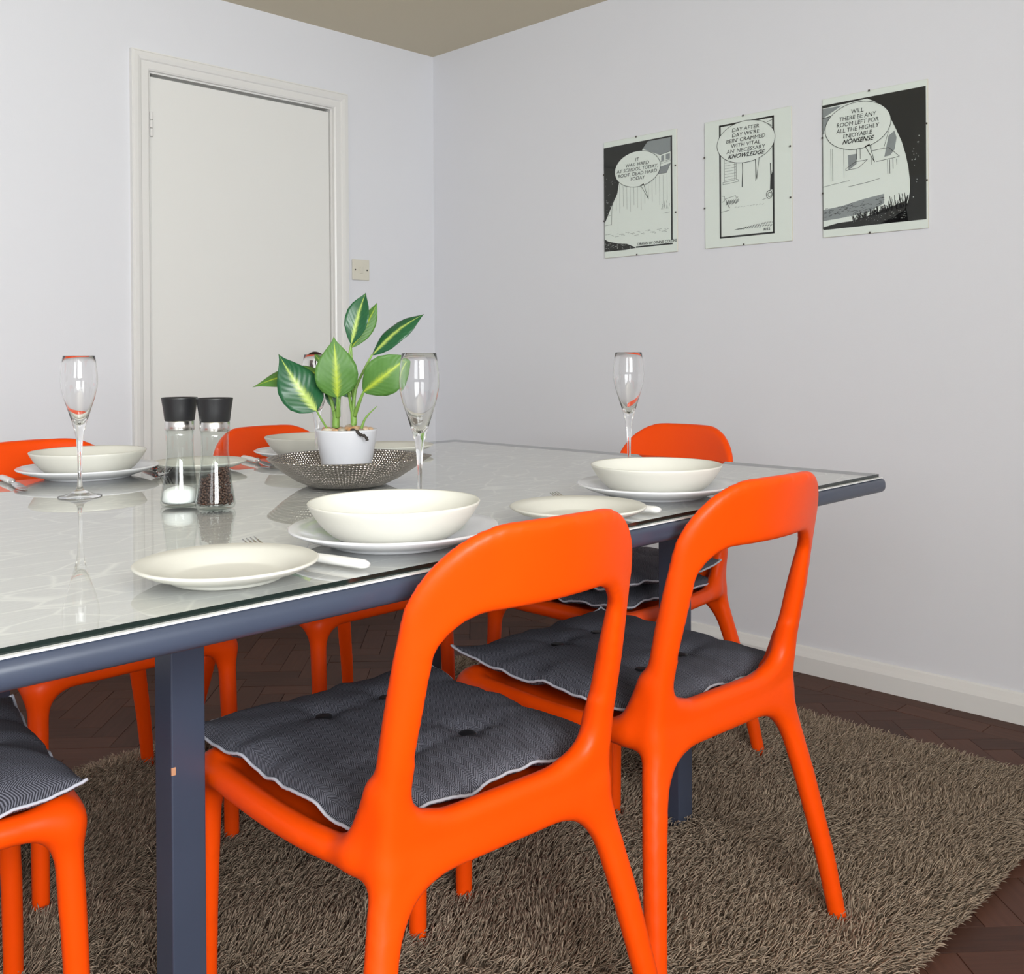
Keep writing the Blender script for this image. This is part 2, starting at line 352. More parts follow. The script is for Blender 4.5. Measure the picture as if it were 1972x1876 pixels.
# door and its architrave
door=box('door_1',(DX0+.004,.006,.004),(DX1-.004,.045,DZ-.012),M_door,None,.002,1); tag(door,kind='structure')
def arch():
    """moulded architrave, mitred, swept round the opening"""
    prof=[(0,-.0005),(0,.012),(.006,.016),(.030,.016),(.034,.020),(.046,.024),(.058,.024),(.062,.018),(.066,.018),(.066,-.0005)]
    x0,x1,z1=DX0-.008,DX1+.008,DZ+.004
    v=[];n=len(prof)
    for (cx,cz,dx,dz) in ((x0,-.008,-1,0),(x0,z1,-1,1),(x1,z1,1,1),(x1,-.008,1,0)):
        for o_,h_ in prof: v.append((cx+dx*o_,-h_,cz+dz*o_))
    f=[]
    for k in range(3):
        for i in range(n-1): f.append((k*n+i,k*n+i+1,(k+1)*n+i+1,(k+1)*n+i))
    f+= [tuple(range(n)),tuple(range(3*n,4*n))[::-1]]
    o=mesh('trim_1',v,f,M_trim,None,False); bm=bmesh.new(); bm.from_mesh(o.data); bmesh.ops.recalc_face_normals(bm,faces=bm.faces); bm.to_mesh(o.data); bm.free(); return o
tag(arch(),kind='structure')
jl=boxes('door_frame',[((DX0-.012,.001,0),(DX0+.001,.09,DZ+.012)),((DX1-.001,.001,0),(DX1+.012,.09,DZ+.012)),((DX0,.001,DZ-.002),(DX1,.09,DZ+.012)),((DX0,.05,DZ-.03),(DX1,.062,DZ-.002)),((DX0,.05,0),(DX0+.03,.062,DZ)),((DX1-.03,.05,0),(DX1,.062,DZ))],M_trim,door)
for z in (1.852,.25):
    hp=[]
    for k in range(3): hp.append((z-.045+k*.03+.0015,z-.045+(k+1)*.03-.0015))
    bm=bmesh.new()
    for a,b in hp:
        bmesh.ops.create_cone(bm,cap_ends=True,segments=14,radius1=.0062,radius2=.0062,depth=b-a,matrix=Matrix.Translation((DX0+.003,-.004,(a+b)/2)))
    bm_box(bm,(DX0+.004,.0025,z-.044),(DX0+.012,.0058,z+.044))
    me=bpy.data.meshes.new('hinge'); bm.to_mesh(me); bm.free(); link('hinge',me,M_trim,door,False)
# lever handle of dark bronze: rose, neck and curled lever
hx,hz=-.615,1.012
bm=bmesh.new(); bmesh.ops.create_cone(bm,cap_ends=True,segments=32,radius1=.026,radius2=.022,depth=.009,matrix=Matrix.Translation((hx,.0015,hz))@Matrix.Rotation(R(90),4,'X'))
bmesh.ops.create_cone(bm,cap_ends=True,segments=20,radius1=.009,radius2=.009,depth=.05,matrix=Matrix.Translation((hx,-.022,hz))@Matrix.Rotation(R(90),4,'X'))
me=bpy.data.meshes.new('handle_rose'); bm.to_mesh(me); bm.free(); ro=link('handle_rose',me,M_brass,door,True)
lev=spline([(hx,-.047,hz),(hx-.015,-.050,hz+.004),(hx-.035,-.052,hz+.017),(hx-.060,-.052,hz+.022),(hx-.082,-.052,hz+.012),(hx-.090,-.050,hz-.010),(hx-.084,-.048,hz-.024),(hx-.072,-.047,hz-.026)],6)
tube('lever',lev,[.0085+.002*math.sin(math.pi*i/(len(lev)-1)) for i in range(len(lev))],M_brass,ro,14)

# light switch
sw=empty('light_switch',(-.4095,0,1.385)); tag(sw,'square cream plastic light switch on the wall right of the door','light switch')
box('plate',(-.043,-.009,-.043),(.043,-.0004,.043),M_cream,sw,.003,3)
rk=box('rocker',(-.008,-.0125,-.014),(.008,-.0088,.014),M_cream,sw,.0015,2); rk.rotation_euler=(R(6),0,0)
for s in (-1,1):
    bm=bmesh.new(); bmesh.ops.create_cone(bm,cap_ends=True,segments=14,radius1=.0036,radius2=.003,depth=.0015,matrix=Matrix.Translation((s*.0305,-.0093,0))@Matrix.Rotation(R(90),4,'X'))
    me=bpy.data.meshes.new('screw'); bm.to_mesh(me); bm.free(); link('screw',me,M_screw,sw,False)

# ------------------------------------------------------------------ parquet floor
BL,BW=.236,.0735
border=.147
blocks=[]  # (cx,cy,angle,len,wid,poly)
th=R(47)
ct,st_=math.cos(th),math.sin(th)
def clip(poly,x0,x1,y0,y1):
    def cut(P,f,inter):
        out=[]
        for i in range(len(P)):
            a,b=P[i-1],P[i]
            if f(b):
                if not f(a): out.append(inter(a,b))
                out.append(b)
            elif f(a): out.append(inter(a,b))
        return out
    def ix(c): return lambda a,b:(c,a[1]+(b[1]-a[1])*(c-a[0])/(b[0]-a[0]))
    def iy(c): return lambda a,b:(a[0]+(b[0]-a[0])*(c-a[1])/(b[1]-a[1]),c)
    for f,g in ((lambda p:p[0]>=x0,ix(x0)),(lambda p:p[0]<=x1,ix(x1)),(lambda p:p[1]>=y0,iy(y0)),(lambda p:p[1]<=y1,iy(y1))):
        if len(poly)<3: return []
        poly=cut(poly,f,g)
    return poly
def addrect(x,y,w,h,horiz):
    g=.0006
    c=[(x+g,y+g),(x+w-g,y+g),(x+w-g,y+h-g),(x+g,y+h-g)]
    P=[(ox+p[0]*ct-p[1]*st_,oy+p[0]*st_+p[1]*ct) for p in c]
    P=clip(P,XW+.001,-border-.0006,YS+.001,-.021)
    if len(P)>=3: blocks.append((P,th if horiz else th+math.pi/2))
ox,oy=-1.787,-.540
for i in range(-60,60):
    for j in range(-16,16):
        x=i*BW+j*BL; y=i*BW-j*BL
        wx=ox+x*ct-y*st_; wy=oy+x*st_+y*ct
        if wx<XW-.5 or wx>.4 or wy<YS-.5 or wy>.5: continue
        addrect(x,y,BL,BW,True); addrect(x,y+BW,BW,BL,False)
# border rows parallel to the east wall
for r_ in range(2):
    y=YS+ (0 if r_==0 else -.11)
    while y<-.02:
        x0=-border+r_*BW; P=clip([(x0+.0006,y+.0006),(x0+BW-.0006,y+.0006),(x0+BW-.0006,y+BL-.0006),(x0+.0006,y+BL-.0006)],-border,-.0195,YS,-.021)
        if len(P)>=3: blocks.append((P,math.pi/2))
        y+=BL
def block_obj(P,ang):
    cx=sum(p[0] for p in P)/len(P); cy=sum(p[1] for p in P)/len(P); ca,sa=math.cos(-ang),math.sin(-ang)
    Q=[((p[0]-cx)*ca-(p[1]-cy)*sa,(p[0]-cx)*sa+(p[1]-cy)*ca) for p in P]
    return cx,cy,Q
RUG=(-2.78,-.378,-2.722,-.925)
def under_rug(x,y): return RUG[0]+.1<x<RUG[1]-.1 and RUG[2]+.1<y<RUG[3]-.1
inview=[];rest=[]
for P,ang in blocks:
    cx,cy,Q=block_obj(P,ang)
    d=Vector((cx,cy,0))-Vector((-2.9548,-3.4205,1.0243)); z=d.dot(fw); x=d.dot(rr)/max(z,.01)
    if z>.8 and abs(x)<.58 and not under_rug(cx,cy): inview.append((z,P,ang,cx,cy,Q))
    else: rest.append((P,ang))
inview.sort(key=lambda q:q[0])
keep=inview[:298]; rest+= [(q[1],q[2]) for q in inview[298:]]
for z,P,ang,cx,cy,Q in keep:
    n=len(Q); h=random.uniform(-.0005,.0004); v=[]; 
    ins=.0009
    for p in Q:
        v.append((p[0],p[1],-.011))
    for p in Q: v.append((p[0],p[1],-.001+h))
    for p in Q:
        L=math.hypot(*p); v.append((p[0]*(1-ins/L),p[1]*(1-ins/L),h))
    f=[]
    for k in range(2): f+=[(k*n+i,k*n+(i+1)%n,(k+1)*n+(i+1)%n,(k+1)*n+i) for i in range(n)]
    f.append(tuple(range(2*n,3*n)))
    o=mesh('parquet_block',v,f,M_block,floor,False); o.location=(cx,cy,0); o.rotation_euler=(0,0,ang)
v=[];f=[]
for P,ang in rest:
    b0=len(v); n=len(P)
    v+=[(p[0],p[1],-.011) for p in P]+[(p[0],p[1],0) for p in P]
    f+=[(b0+i,b0+(i+1)%n,b0+n+(i+1)%n,b0+n+i) for i in range(n)]+[tuple(range(b0+n,b0+2*n))]
tag(mesh('parquet_blocks',v,f,M_block,floor,False),kind='stuff')

# ------------------------------------------------------------------ shag rug
def pile(name,x0,x1,y0,y1,dens,parent,seed=3):
    g=np.random.default_rng(seed)
    n=int((x1-x0)*(y1-y0)*dens)
    x=g.uniform(x0,x1,n); y=g.uniform(y0,y1,n)
    keepm=np.ones(n,bool)
    # rounded far corners
    rc=.12
    for cx,sx in ((x0+rc,-1),(x1-rc*.4,1)):
        r_=rc if sx<0 else rc*.4
        dx=(x-cx)*sx; dy=y-(y1-r_); keepm&=~((dx>0)&(dy>0)&(dx*dx+dy*dy>r_*r_))
    x,y=x[keepm],y[keepm]; n=len(x)
    def fld(a,b,c): 
        return np.sin(x*a+c)*np.cos(y*b-c*1.7)+.6*np.sin((x+y)*a*1.9+c*2.3)+.5*np.cos((x-y)*b*2.3+c)
    ang=-.8+ .6*fld(5.1,4.3,.4)+.45*fld(17,14,2.2)+g.normal(0,.55,n)
    # near the borders the pile falls outward
    ex=np.clip(1-(x1-x)/.22,0,1); ey=np.clip(1-(y-y0)/.12,0,1); ey1=np.clip(1-(y1-y)/.1,0,1); ex0=np.clip(1-(x-x0)/.1,0,1)
    dx=np.cos(ang)*(1-.8*np.maximum(ex,ex0))+1.3*ex-1.3*ex0; dy=np.sin(ang)*(1-.8*np.maximum(ey,ey1))-1.3*ey+1.3*ey1
    k=np.hypot(dx,dy)+1e-6; dx/=k; dy/=k
    Ln=g.uniform(.026,.042,n); lean=np.clip(.62+.14*fld(9,11,1.1)+g.normal(0,.16,n),.15,1.05)
    ed=np.maximum.reduce([ex,ey,ey1,ex0]); lean=np.clip(lean+.25*ed,.1,1.1); Ln*=(1-.25*ed)
    rad=g.uniform(.0010,.0017,n)
    h0=.006
    bump=.035*np.exp(-(((x+.365)/.035)**2+((y+2.615)/.040)**2))   # the lifted clump of pile on the border
    rad=rad*(1-.0*bump)
    pts=[]
    wig=g.normal(0,.22,n)
    c,s=np.cos(wig),np.sin(wig); dx2=dx*c-dy*s; dy2=dx*s+dy*c
    p0=np.stack([x,y,h0+bump],1)
    l1=.42
    e1=np.cos(lean*.55); p1=p0+np.stack([dx*np.sin(lean*.55),dy*np.sin(lean*.55),e1],1)*(Ln*l1)[:,None]
    a2=lean*1.35; p2=p1+np.stack([dx2*np.sin(a2),dy2*np.sin(a2),np.cos(a2)],1)*(Ln*.38)[:,None]
    a3=np.minimum(lean*1.9,2.0); p3=p2+np.stack([dx2*np.sin(a3),dy2*np.sin(a3),np.cos(a3)],1)*(Ln*.22)[:,None]
    for p in (p2,p3): p[:,2]=np.maximum(p[:,2],.004)
    side=np.stack([-dy,dx,np.zeros(n)],1); upv=np.stack([-dx*.5,-dy*.5,np.full(n,.85)],1)
    V=np.zeros((n,10,3))
    for r_,(p,q) in enumerate(((p0,.9),(p1,1.),(p2,.95))):
        for j in range(3):
            w=2*math.pi*j/3+.5; V[:,r_*3+j]=p+(side*math.cos(w)+upv*math.sin(w))*(rad*q)[:,None]
    V[:,9]=p3
    b=(np.arange(n)*10)[:,None]
    F=[]
    for r_ in range(2):
        for j in range(3):
            k_=(j+1)%3; F.append(np.stack([b[:,0]+r_*3+j,b[:,0]+r_*3+k_,b[:,0]+r_*3+3+k_,b[:,0]+r_*3+3+j],1))
    Q=np.concatenate(F); T=np.concatenate([np.stack([b[:,0]+6+j,b[:,0]+6+(j+1)%3,b[:,0]+9],1) for j in range(3)])
    me=bpy.data.meshes.new(name); me.vertices.add(n*10); me.vertices.foreach_set('co',V.reshape(-1).astype(np.float32))
    li=np.concatenate([Q.ravel(),T.ravel()]).astype(np.int32); me.loops.add(len(li)); me.loops.foreach_set('vertex_index',li)
    ls=np.concatenate([np.arange(len(Q))*4,len(Q)*4+np.arange(len(T))*3]).astype(np.int32)
    me.polygons.add(len(ls)); me.polygons.foreach_set('loop_start',ls); me.update(calc_edges=True)
    tone=np.repeat(np.clip(g.normal(.55,.28,n),0,1),10).astype(np.float32)
    at=me.attributes.new('tone','FLOAT','POINT'); at.data.foreach_set('value',tone)
    me.shade_smooth()
    return link(name,me,M_pile,parent)
rug=empty('rug',(0,0,0)); tag(rug,'beige shaggy long-pile rug spread under the dining table','rug')
box('backing',(RUG[0]+.01,RUG[2]+.01,.001),(RUG[1]-.01,RUG[3]-.01,.008),M_rugb,rug,.002,1)
tag(pile('pile',RUG[0],RUG[1],RUG[2],RUG[3],34000,rug),kind='stuff')

# ------------------------------------------------------------------ dining chair from a blended solid
def build_chair():
    h=.0055
    lo=np.array([-.31,-.345,-.012]); hi=np.array([.31,.285,.86])
    nx,ny,nz=[int((hi[i]-lo[i])/h)+1 for i in range(3)]
    X,Y,Z=np.meshgrid(*[lo[i]+h*np.arange(n_) for i,n_ in enumerate((nx,ny,nz))],indexing='ij')
    X=X.astype(np.float32);Y=Y.astype(np.float32);Z=Z.astype(np.float32)
    AX=np.abs(X)
    def cap(ax,ay,az,ra,bx,by,bz,rb,sx=AX,fy=1.0):
        dx,dy,dz=bx-ax,by-ay,bz-az; L2=dx*dx+dy*dy+dz*dz
        t=np.clip(((sx-ax)*dx+(Y-ay)*dy+(Z-az)*dz)/L2,0,1)
        return np.sqrt((sx-ax-t*dx)**2+((Y-ay-t*dy)*fy)**2+(Z-az-t*dz)**2)-(ra+(rb-ra)*t)
    def smin(a,b,k):
        hh=np.maximum(k-np.abs(a-b),0)/k; return np.minimum(a,b)-hh*hh*k*.25
    def chain(pts,k=.012,**kw):
        return chainp([p[:3] for p in pts],[p[3] for p in pts],5,**kw)
    def chainp(P,rs,n=10,**kw):
        q=spline(P,n); r_=np.interp(np.linspace(0,len(P)-1,len(q)),range(len(P)),rs)
        d=None
        for i in range(len(q)-1):
            c=cap(*q[i],r_[i],*q[i+1],r_[i+1],**kw); d=c if d is None else np.minimum(d,c)
        return d
    # back frame: rounded outline with a hole, curved in plan, its lower bar is the apron
    ys=np.interp(Z,[0,.14,.28,.385,.45,.53,.63,.71,.84],[-.280,-.261,-.238,-.219,-.214,-.223,-.243,-.259,-.288]).astype(np.float32)
    tb_=np.clip((Z-.60)/.14,0,1); tb_=tb_*tb_*(3-2*tb_)
    ysc=ys-.044*np.clip(1-(X/.19)**2,0,1)*np.clip((Z-.5)/.2,0,1)
    def rrect(hx,z0,z1,r):
        cz=(z0+z1)/2; qx=AX-(hx-r); qz=np.abs(Z-cz)-((z1-z0)/2-r)
        return np.hypot(np.maximum(qx,0),np.maximum(qz,0))+np.minimum(np.maximum(qx,qz),0)-r
    hw=np.interp(Z,[.40,.48,.55,.60,.65,.70,.76,.83],[.194,.193,.194,.193,.191,.189,.187,.185]).astype(np.float32)
    crown=.004*(X/.15)**2
    qx=AX-(hw-.115); qz=(Z+crown)-(.835-.110)
    outer=np.where((qx>0)&(qz>0),(np.hypot(qx/.115,qz/.110)-1)*.112,np.maximum(qx-.115,qz-.110))
    hole=np.maximum(rrect(.1555,.474,.728,.070), AX-(hw-.0405))
    hole=np.where(Z<.56,np.maximum(rrect(.150,.474,.728,.048),AX-(hw-.0405)),hole)
    a2=np.maximum(np.maximum(outer,-hole),.402-Z)
    xc=np.interp(Z,[0,.14,.28,.36,.42,.47],[.2525,.232,.205,.186,.172,.168]).astype(np.float32)
    lw_=np.interp(Z,[0,.14,.28,.40],[.0150,.0172,.0195,.0215]).astype(np.float32)
    leg2=np.maximum((np.abs(AX-xc)-lw_)*.97,Z-.445)
    a2=np.where(AX<xc-.004,smin(a2,leg2,.075),np.minimum(a2,leg2))
    lowt=np.clip((.40-Z)/.40,0,1)
    th_=.0115+.0065*(1-tb_)-.0025*lowt; rnd=.0105+.0050*(1-tb_)-.0022*lowt
    dy=np.abs(Y-ysc)-th_
    w0=a2+rnd; w1=dy+rnd
    band=np.minimum(np.maximum(w0,w1),0)+np.hypot(np.maximum(w0,0),np.maximum(w1,0))-rnd
    d=band*.95
    # seat: rolled rim and recessed deck
    rim=chain([(0,.222,.428,.0185),(.13,.222,.428,.0185),(.168,.212,.428,.0185),(.190,.19,.428,.0185),(.200,.15,.428,.0185),(.203,0,.428,.018),(.195,-.12,.430,.018),(.172,-.205,.434,.0175)],.01)
    qx=AX-.185; qy=np.abs(Y-.005)-.21; qz=np.abs(Z-(.424-.010*np.exp(-((X/.13)**2+(Y/.14)**2))))-.002
    deck=np.sqrt(np.maximum(qx,0)**2+np.maximum(qy,0)**2+np.maximum(qz,0)**2)+np.minimum(np.maximum(np.maximum(qx,qy),qz),0)-.004
    seat=smin(rim,deck,.018)
    gus=cap(.188,-.172,.440,.0165,.183,-.206,.520,.0135)
    seat=smin(seat,gus,.03)
    d=smin(d,seat,.022)
    fl=chain([(.193,.230,0,.0155),(.193,.227,.2,.0168),(.191,.216,.41,.0190)])
    d=smin(d,fl,.05)
    d=np.maximum(d,-Z+.0)     # feet cut flat
    # surface nets
    s=d<0
    act=np.zeros((nx-1,ny-1,nz-1),bool); tot=None
    cnt=np.zeros((nx-1,ny-1,nz-1),np.float32); acc=np.zeros((nx-1,ny-1,nz-1,3),np.float32)
    def sl(a,i,j,k): return a[i:nx-1+i,j:ny-1+j,k:nz-1+k]
    for ax_ in range(3):
        for p in (0,1):
            for q in (0,1):
                A=[0,0,0];B=[0,0,0]; o2=[t for t in range(3) if t!=ax_]
                A[o2[0]]=B[o2[0]]=p; A[o2[1]]=B[o2[1]]=q; B[ax_]=1
                da=sl(d,*A); db=sl(d,*B); m=(da<0)!=(db<0)
                t=np.where(m,da/np.where(m,da-db,1),0)
                cnt+=m
                for c in range(3):
                    acc[...,c]+=np.where(m,(t if c==ax_ else A[c]),0)
    act=cnt>0; idx=-np.ones(act.shape,int); idx[act]=np.arange(act.sum())
    ii=np.argwhere(act); V=lo+h*(ii+acc[act]/cnt[act][:,None])
    F=[]
    for ax_ in range(3):
        o2=[(ax_+1)%3,(ax_+2)%3]
        sh=[nx,ny,nz]
        a=[slice(1,n_-1) for n_ in sh]; b=list(a)
        a[ax_]=slice(0,sh[ax_]-1); b[ax_]=slice(1,sh[ax_])
        sa=s[tuple(a)]; sb=s[tuple(b)]
        for pol in (0,1):
            e=np.argwhere((sa&~sb) if pol==0 else (~sa&sb))
            off=np.ones(3,int); off[ax_]=0; e=e+off
            def g(du,dv):
                q=e.copy(); q[:,o2[0]]-=du; q[:,o2[1]]-=dv; return idx[q[:,0],q[:,1],q[:,2]]
            quad=np.stack([g(1,1),g(0,1),g(0,0),g(1,0)],1)
            F.append(quad if pol==0 else quad[:,::-1])
    F=np.concatenate(F); F=F[(F>=0).all(1)]
    # light smoothing
    E=np.concatenate([F[:,[0,1]],F[:,[1,2]],F[:,[2,3]],F[:,[3,0]]]); E=np.concatenate([E,E[:,::-1]])
    deg=np.bincount(E[:,0],minlength=len(V)).astype(float)[:,None]
    for it in range(3):
        s_=np.stack([np.bincount(E[:,0],weights=V[E[:,1],c],minlength=len(V)) for c in range(3)],1)/deg
        keepz=V[:,2]<.004
        Vn=V*.45+s_*.55; Vn[keepz]=V[keepz]; V=Vn
    me=bpy.data.meshes.new('t'); me.from_pydata(V.tolist(),[],F.tolist()); me.update()
    nv=np.empty(len(V)*3,np.float32); me.vertices.foreach_get('normal',nv); nv=nv.reshape(-1,3)
    cen=V[F].mean(1); x,y,z=cen.T
    lab=np.zeros(len(F),int)                       # 0 seat
    lab[(y<-.185)&(z>.385)]=1                      # backrest
    lab[(z>.452)]=1
    lab[(z<=.395)&(y>0)&(x<0)]=2; lab[(z<=.395)&(y>0)&(x>0)]=3
    lab[(z<=.385)&(y<0)&(x<0)]=4; lab[(z<=.385)&(y<0)&(x>0)]=5
    root=empty('dining_chair')
    for k,nm in enumerate(('seat','backrest','leg','leg','leg','leg')):
        f_=F[lab==k]; u_,inv=np.unique(f_,return_inverse=True); f2=inv.reshape(f_.shape)
        m2=bpy.data.meshes.new(nm); m2.from_pydata(V[u_].tolist(),[],f2.tolist()); m2.update(); m2.shade_smooth()
        m2.normals_split_custom_set_from_vertices(nv[u_].tolist())
        link(nm,m2,M_orange,root)
    bpy.data.meshes.remove(me)
    return root
proto=build_chair()
CH=[((-2.045,-2.290),-3.5,'orange moulded plastic chair nearest the camera, in the middle foreground'),
    ((-1.518,-2.278),-3.0,'orange plastic chair beside the near right table leg, second on the near side'),
    ((-2.07,-1.283),180,'orange plastic chair across the table behind the left bowl and the salt mill'),
    ((-1.462,-1.287),180,'orange plastic chair across the table, its rim peeping out left of the plant'),
    ((-.998,-1.82),90,'orange plastic chair at the right end of the table, in front of the picture wall'),
    ((-2.625,-1.86),-97,'orange plastic chair cut off at the left edge, at the left end of the table')]
for i,((x,y),a,lb) in enumerate(CH):
    o=proto if i==0 else copy_tree(proto)
    o.location=(x,y,0); o.rotation_euler=(0,0,R(a)); tag(o,lb,'chair','orange chairs round the dining table')

# ------------------------------------------------------------------ seat cushions
def cushion(loc,rz,wx,wy,label,T=.027,seed=1,btn=True,flip=0,tilt=(0,0)):
    root=empty('seat_cushion',loc,R(rz)); root.rotation_euler=(tilt[0],tilt[1],R(rz)); tag(root,label,'cushion','grey tweed cushions on the chairs')
    g=random.Random(seed); ph=[g.uniform(0,6.28) for _ in range(8)]
    N=56
    B=[(-.062,-.10),(.055,-.10),(-.062,.10),(.055,.10)]
    def edge(u,v):
        s=math.atan2(v,u); e=max(abs(u),abs(v))**5
        wv=.0035*math.sin(9*s+ph[0])+.0022*math.sin(17*s+ph[1])+.0012*math.sin(31*s+ph[2])
        lift=.017*(abs(u)**6*abs(v)**6)*(1.0 if v>0 else .4)
        return e*wv+lift*1.0
    def pos(u,v):
        bx=1-.035*(1-v*v)+.006*math.sin(7*v+ph[3]); by=1-.035*(1-u*u)+.006*math.sin(8*u+ph[4])
        return u*wx/2*bx, v*wy/2*by
    def thick(u,v,x,y):
        t=max(0,(1-abs(u)**5)*(1-abs(v)**5))**.5
        k=1
        for bx,by in B:
            d2=(x-bx)**2+(y-by)**2; k*=1-.50*math.exp(-d2/.0007)
            an=math.atan2(y-by,x-bx); k*=1+.10*math.sin(5*an+ph[5])*math.exp(-d2/.004)*(1-math.exp(-d2/.0003))
        # soft creases linking buttons with the edges
        k*=1-.09*math.exp(-((y+.10)/.016)**2)*min(1,abs(x)/.1)-.09*math.exp(-((y-.10)/.016)**2)*min(1,abs(x)/.1)
        k*=1-.05*math.exp(-((x+.062)/.018)**2)-.05*math.exp(-((x-.055)/.018)**2)
        k*=1+.03*math.sin(30*x+ph[6])*math.sin(25*y+ph[7])
        return t*k
    v=[];uv=[];f=[]
    for side in (1,-1):
        for j in range(N+1):
            for i in range(N+1):
                u=-1+2*i/N; w=-1+2*j/N
                u=math.sin(u*math.pi/2)*.55+u*.45; w=math.sin(w*math.pi/2)*.55+w*.45
                x,y=pos(u,w); t=thick(u,w,x,y)
                z=.014+edge(u,w)+ (T*t if side>0 else -.013*t**.6)
                v.append((x,y,z)); uv.append((x,y+ (0 if side>0 else .3)))
    n1=(N+1)**2
    for j in range(N):
        for i in range(N):
            a=j*(N+1)+i; f.append((a,a+1,a+N+2,a+N+1)); f.append((n1+a,n1+a+N+1,n1+a+N+2,n1+a+1))
    mesh('cover',v,f,M_fab,root,True,uv)
    per=[]
    idx=[i for i in range(N+1)]+[(j)*(N+1)+N for j in range(1,N+1)]+[N*(N+1)+i for i in range(N-1,-1,-1)]+[j*(N+1) for j in range(N-1,0,-1)]
    for q in idx: p=v[q]; L=math.hypot(p[0],p[1]); per.append((p[0]*(1+.0022/L),p[1]*(1+.0022/L),p[2]+.0005))
    dense=[]
    for i in range(len(per)):
        a=per[i]; b=per[(i+1)%len(per)]; dense+= [a,tuple((a[k]+b[k])/2+(0,0,.0006*math.sin(i*1.7))[k] for k in range(3))]
    tube('piping',dense,.0024,M_pip,root,6,True)
    if btn:
        for bx,by in B:
            z=.014+T*thick(bx*2/wx,by*2/wy,bx,by)
            bt=lathe('button',[(0,.0035),(.006,.0042),(.0118,.0032),(.0138,.0008),(.0118,-.0018),(0,-.002)],M_black,root,20); bt.location=(bx,by,z+.0012)
    return root
SZ=.440
cushion((-2.010,-2.232,SZ+.003),-2,.440,.450,'grey herringbone cushion with black buttons on the chair nearest the camera',seed=3,tilt=(R(.8),0))
cushion((-1.482,-2.236,SZ+.004),0,.432,.450,'grey tweed cushion on the second near chair, its left front corner jutting out',seed=5,tilt=(R(1.0),0))
cushion((-1.005,-1.81,SZ),90,.395,.41,'lower grey tweed cushion of the two stacked on the right end chair',seed=8)
cushion((-1.005,-1.815,SZ+.044),88,.39,.41,'upper grey tweed cushion of the two stacked on the right end chair',seed=12,btn=False)
cushion((-2.605,-1.86,SZ),-97,.42,.43,'grey herringbone cushion on the chair cut off at the left edge',T=.050,seed=21)

# ------------------------------------------------------------------ table
GZ=.775
tb=empty('dining_table',(-1.83,-1.85,0)); tag(tb,'long dining table with blue-grey painted edge and square legs, standing on the rug','table')
def tl(lo,hi): return tuple(lo[i]-(-1.83,-1.85,0)[i] for i in range(3)),tuple(hi[i]-(-1.83,-1.85,0)[i] for i in range(3))
lo,hi=tl((-2.735,-2.509,.7375),(-.943,-1.185,.7670))
tt=box('table_top',lo,hi,M_navy,tb,.0115,4,True)
for (x,y) in ((-2.31,-2.12),(-1.19,-2.16),(-2.335,-1.43),(-1.27,-1.43)):
    lo,hi=tl((x,y,0),(x+.05,y+.05,.7377)); lg=box('leg',lo,hi,M_navy,tb,.002,2,False)
    if x==-2.31:
        lo,hi=tl((x-.0003,y-.0006,.452),(x+.006,y+.002,.463)); tag(box('paint_chip',lo,hi,M_chip,lg,.0005,1),'chip of bare orange-brown wood in the blue-grey paint')
clo=box('tablecloth',(-2.724,-2.5035,.7667),(-.953,-1.192,.7688),M_cloth); tag(clo,'silvery white crackle-patterned cloth lying flat beneath the glass sheet','tablecloth')
gl=empty('glass_sheet',(-1.83,-1.85,.769)); tag(gl,'clear glass sheet covering the whole table top over the cloth','glass top')
x0,x1,y0_,y1_=-2.720+1.83,-.957+1.83,-2.497+1.85,-1.197+1.85
box('pane',(x0+.001,y0_+.001,0),(x1-.001,y1_-.001,.006),M_pane,gl)
eg=[((x0,y0_,0),(x1,y0_+.001,.006)),((x0,y1_-.001,0),(x1,y1_,.006)),((x0,y0_+.001,0),(x0+.001,y1_-.001,.006)),((x1-.001,y0_+.001,0),(x1,y1_-.001,.006))]
boxes('polished_edge',eg,M_edge,gl)['label']='dark green polished edge of the glass'

# ------------------------------------------------------------------ tableware
TZ=GZ+.0003
def plate(loc,label,group,r=.14,h=.025,mat=M_whitech,name='dinner_plate'):
    f=r*.60
    pr=[(0,.004),(f*.9,.004),(f,.0055),(f*1.12,.010),(r*.86,h*.72),(r-.0025,h-.0008),(r,h-.0022),(r-.001,h-.0042),(r*.86,h*.72-.005),(f*1.15,.0055),(f*1.02,.0028),(f*1.0,.0),(f*.96,0),(f*.94,.002),(0,.0015)]
    o=lathe(name,pr,mat,None,96); o.location=loc; tag(o,label,'plate',group); return o
def bowl(loc,label,group,r=.115,h=.052):
    b=r*.50; pr=[(0,.0045)]
    K=12
    for i in range(K+1):
        t=i/K; pr.append((b*.92+(r-.003-b*.92)*t**.72,.0045+(h-.006)*t**1.45))
    pr+= [(r-.0012,h),(r,h-.0015),(r-.0008,h-.0035)]
    for i in range(K,-1,-1):
        t=i/K; pr.append((b+(r-.001-b)*t**.70,.0012+(h-.0055)*t**1.5))
    pr+=[(b*.97,0),(b*.9,0),(0,.001)]
    o=lathe('pasta_bowl',pr,M_creamch,None,96); o.location=loc; tag(o,label,'bowl',group); return o
G1,G2,G3='white dinner plates on the table','cream bowls on the dinner plates','cream side plates on the table'
P1,P2,P3,P4=(-2.112,-2.360),(-1.518,-2.350),(-2.085,-1.305),(-1.556,-1.345)
plate((*P1,TZ),'white dinner plate at the nearest place setting, in the middle foreground',G1)
plate((*P2,TZ),'white dinner plate behind the second near chair, right of the setting nearest us',G1)
plate((*P3,TZ),'white dinner plate across the table at the far left, behind the champagne flute',G1)
plate((*P4,TZ),'white dinner plate mostly hidden behind the hammered metal bowl',G1)
bz=TZ+.0042
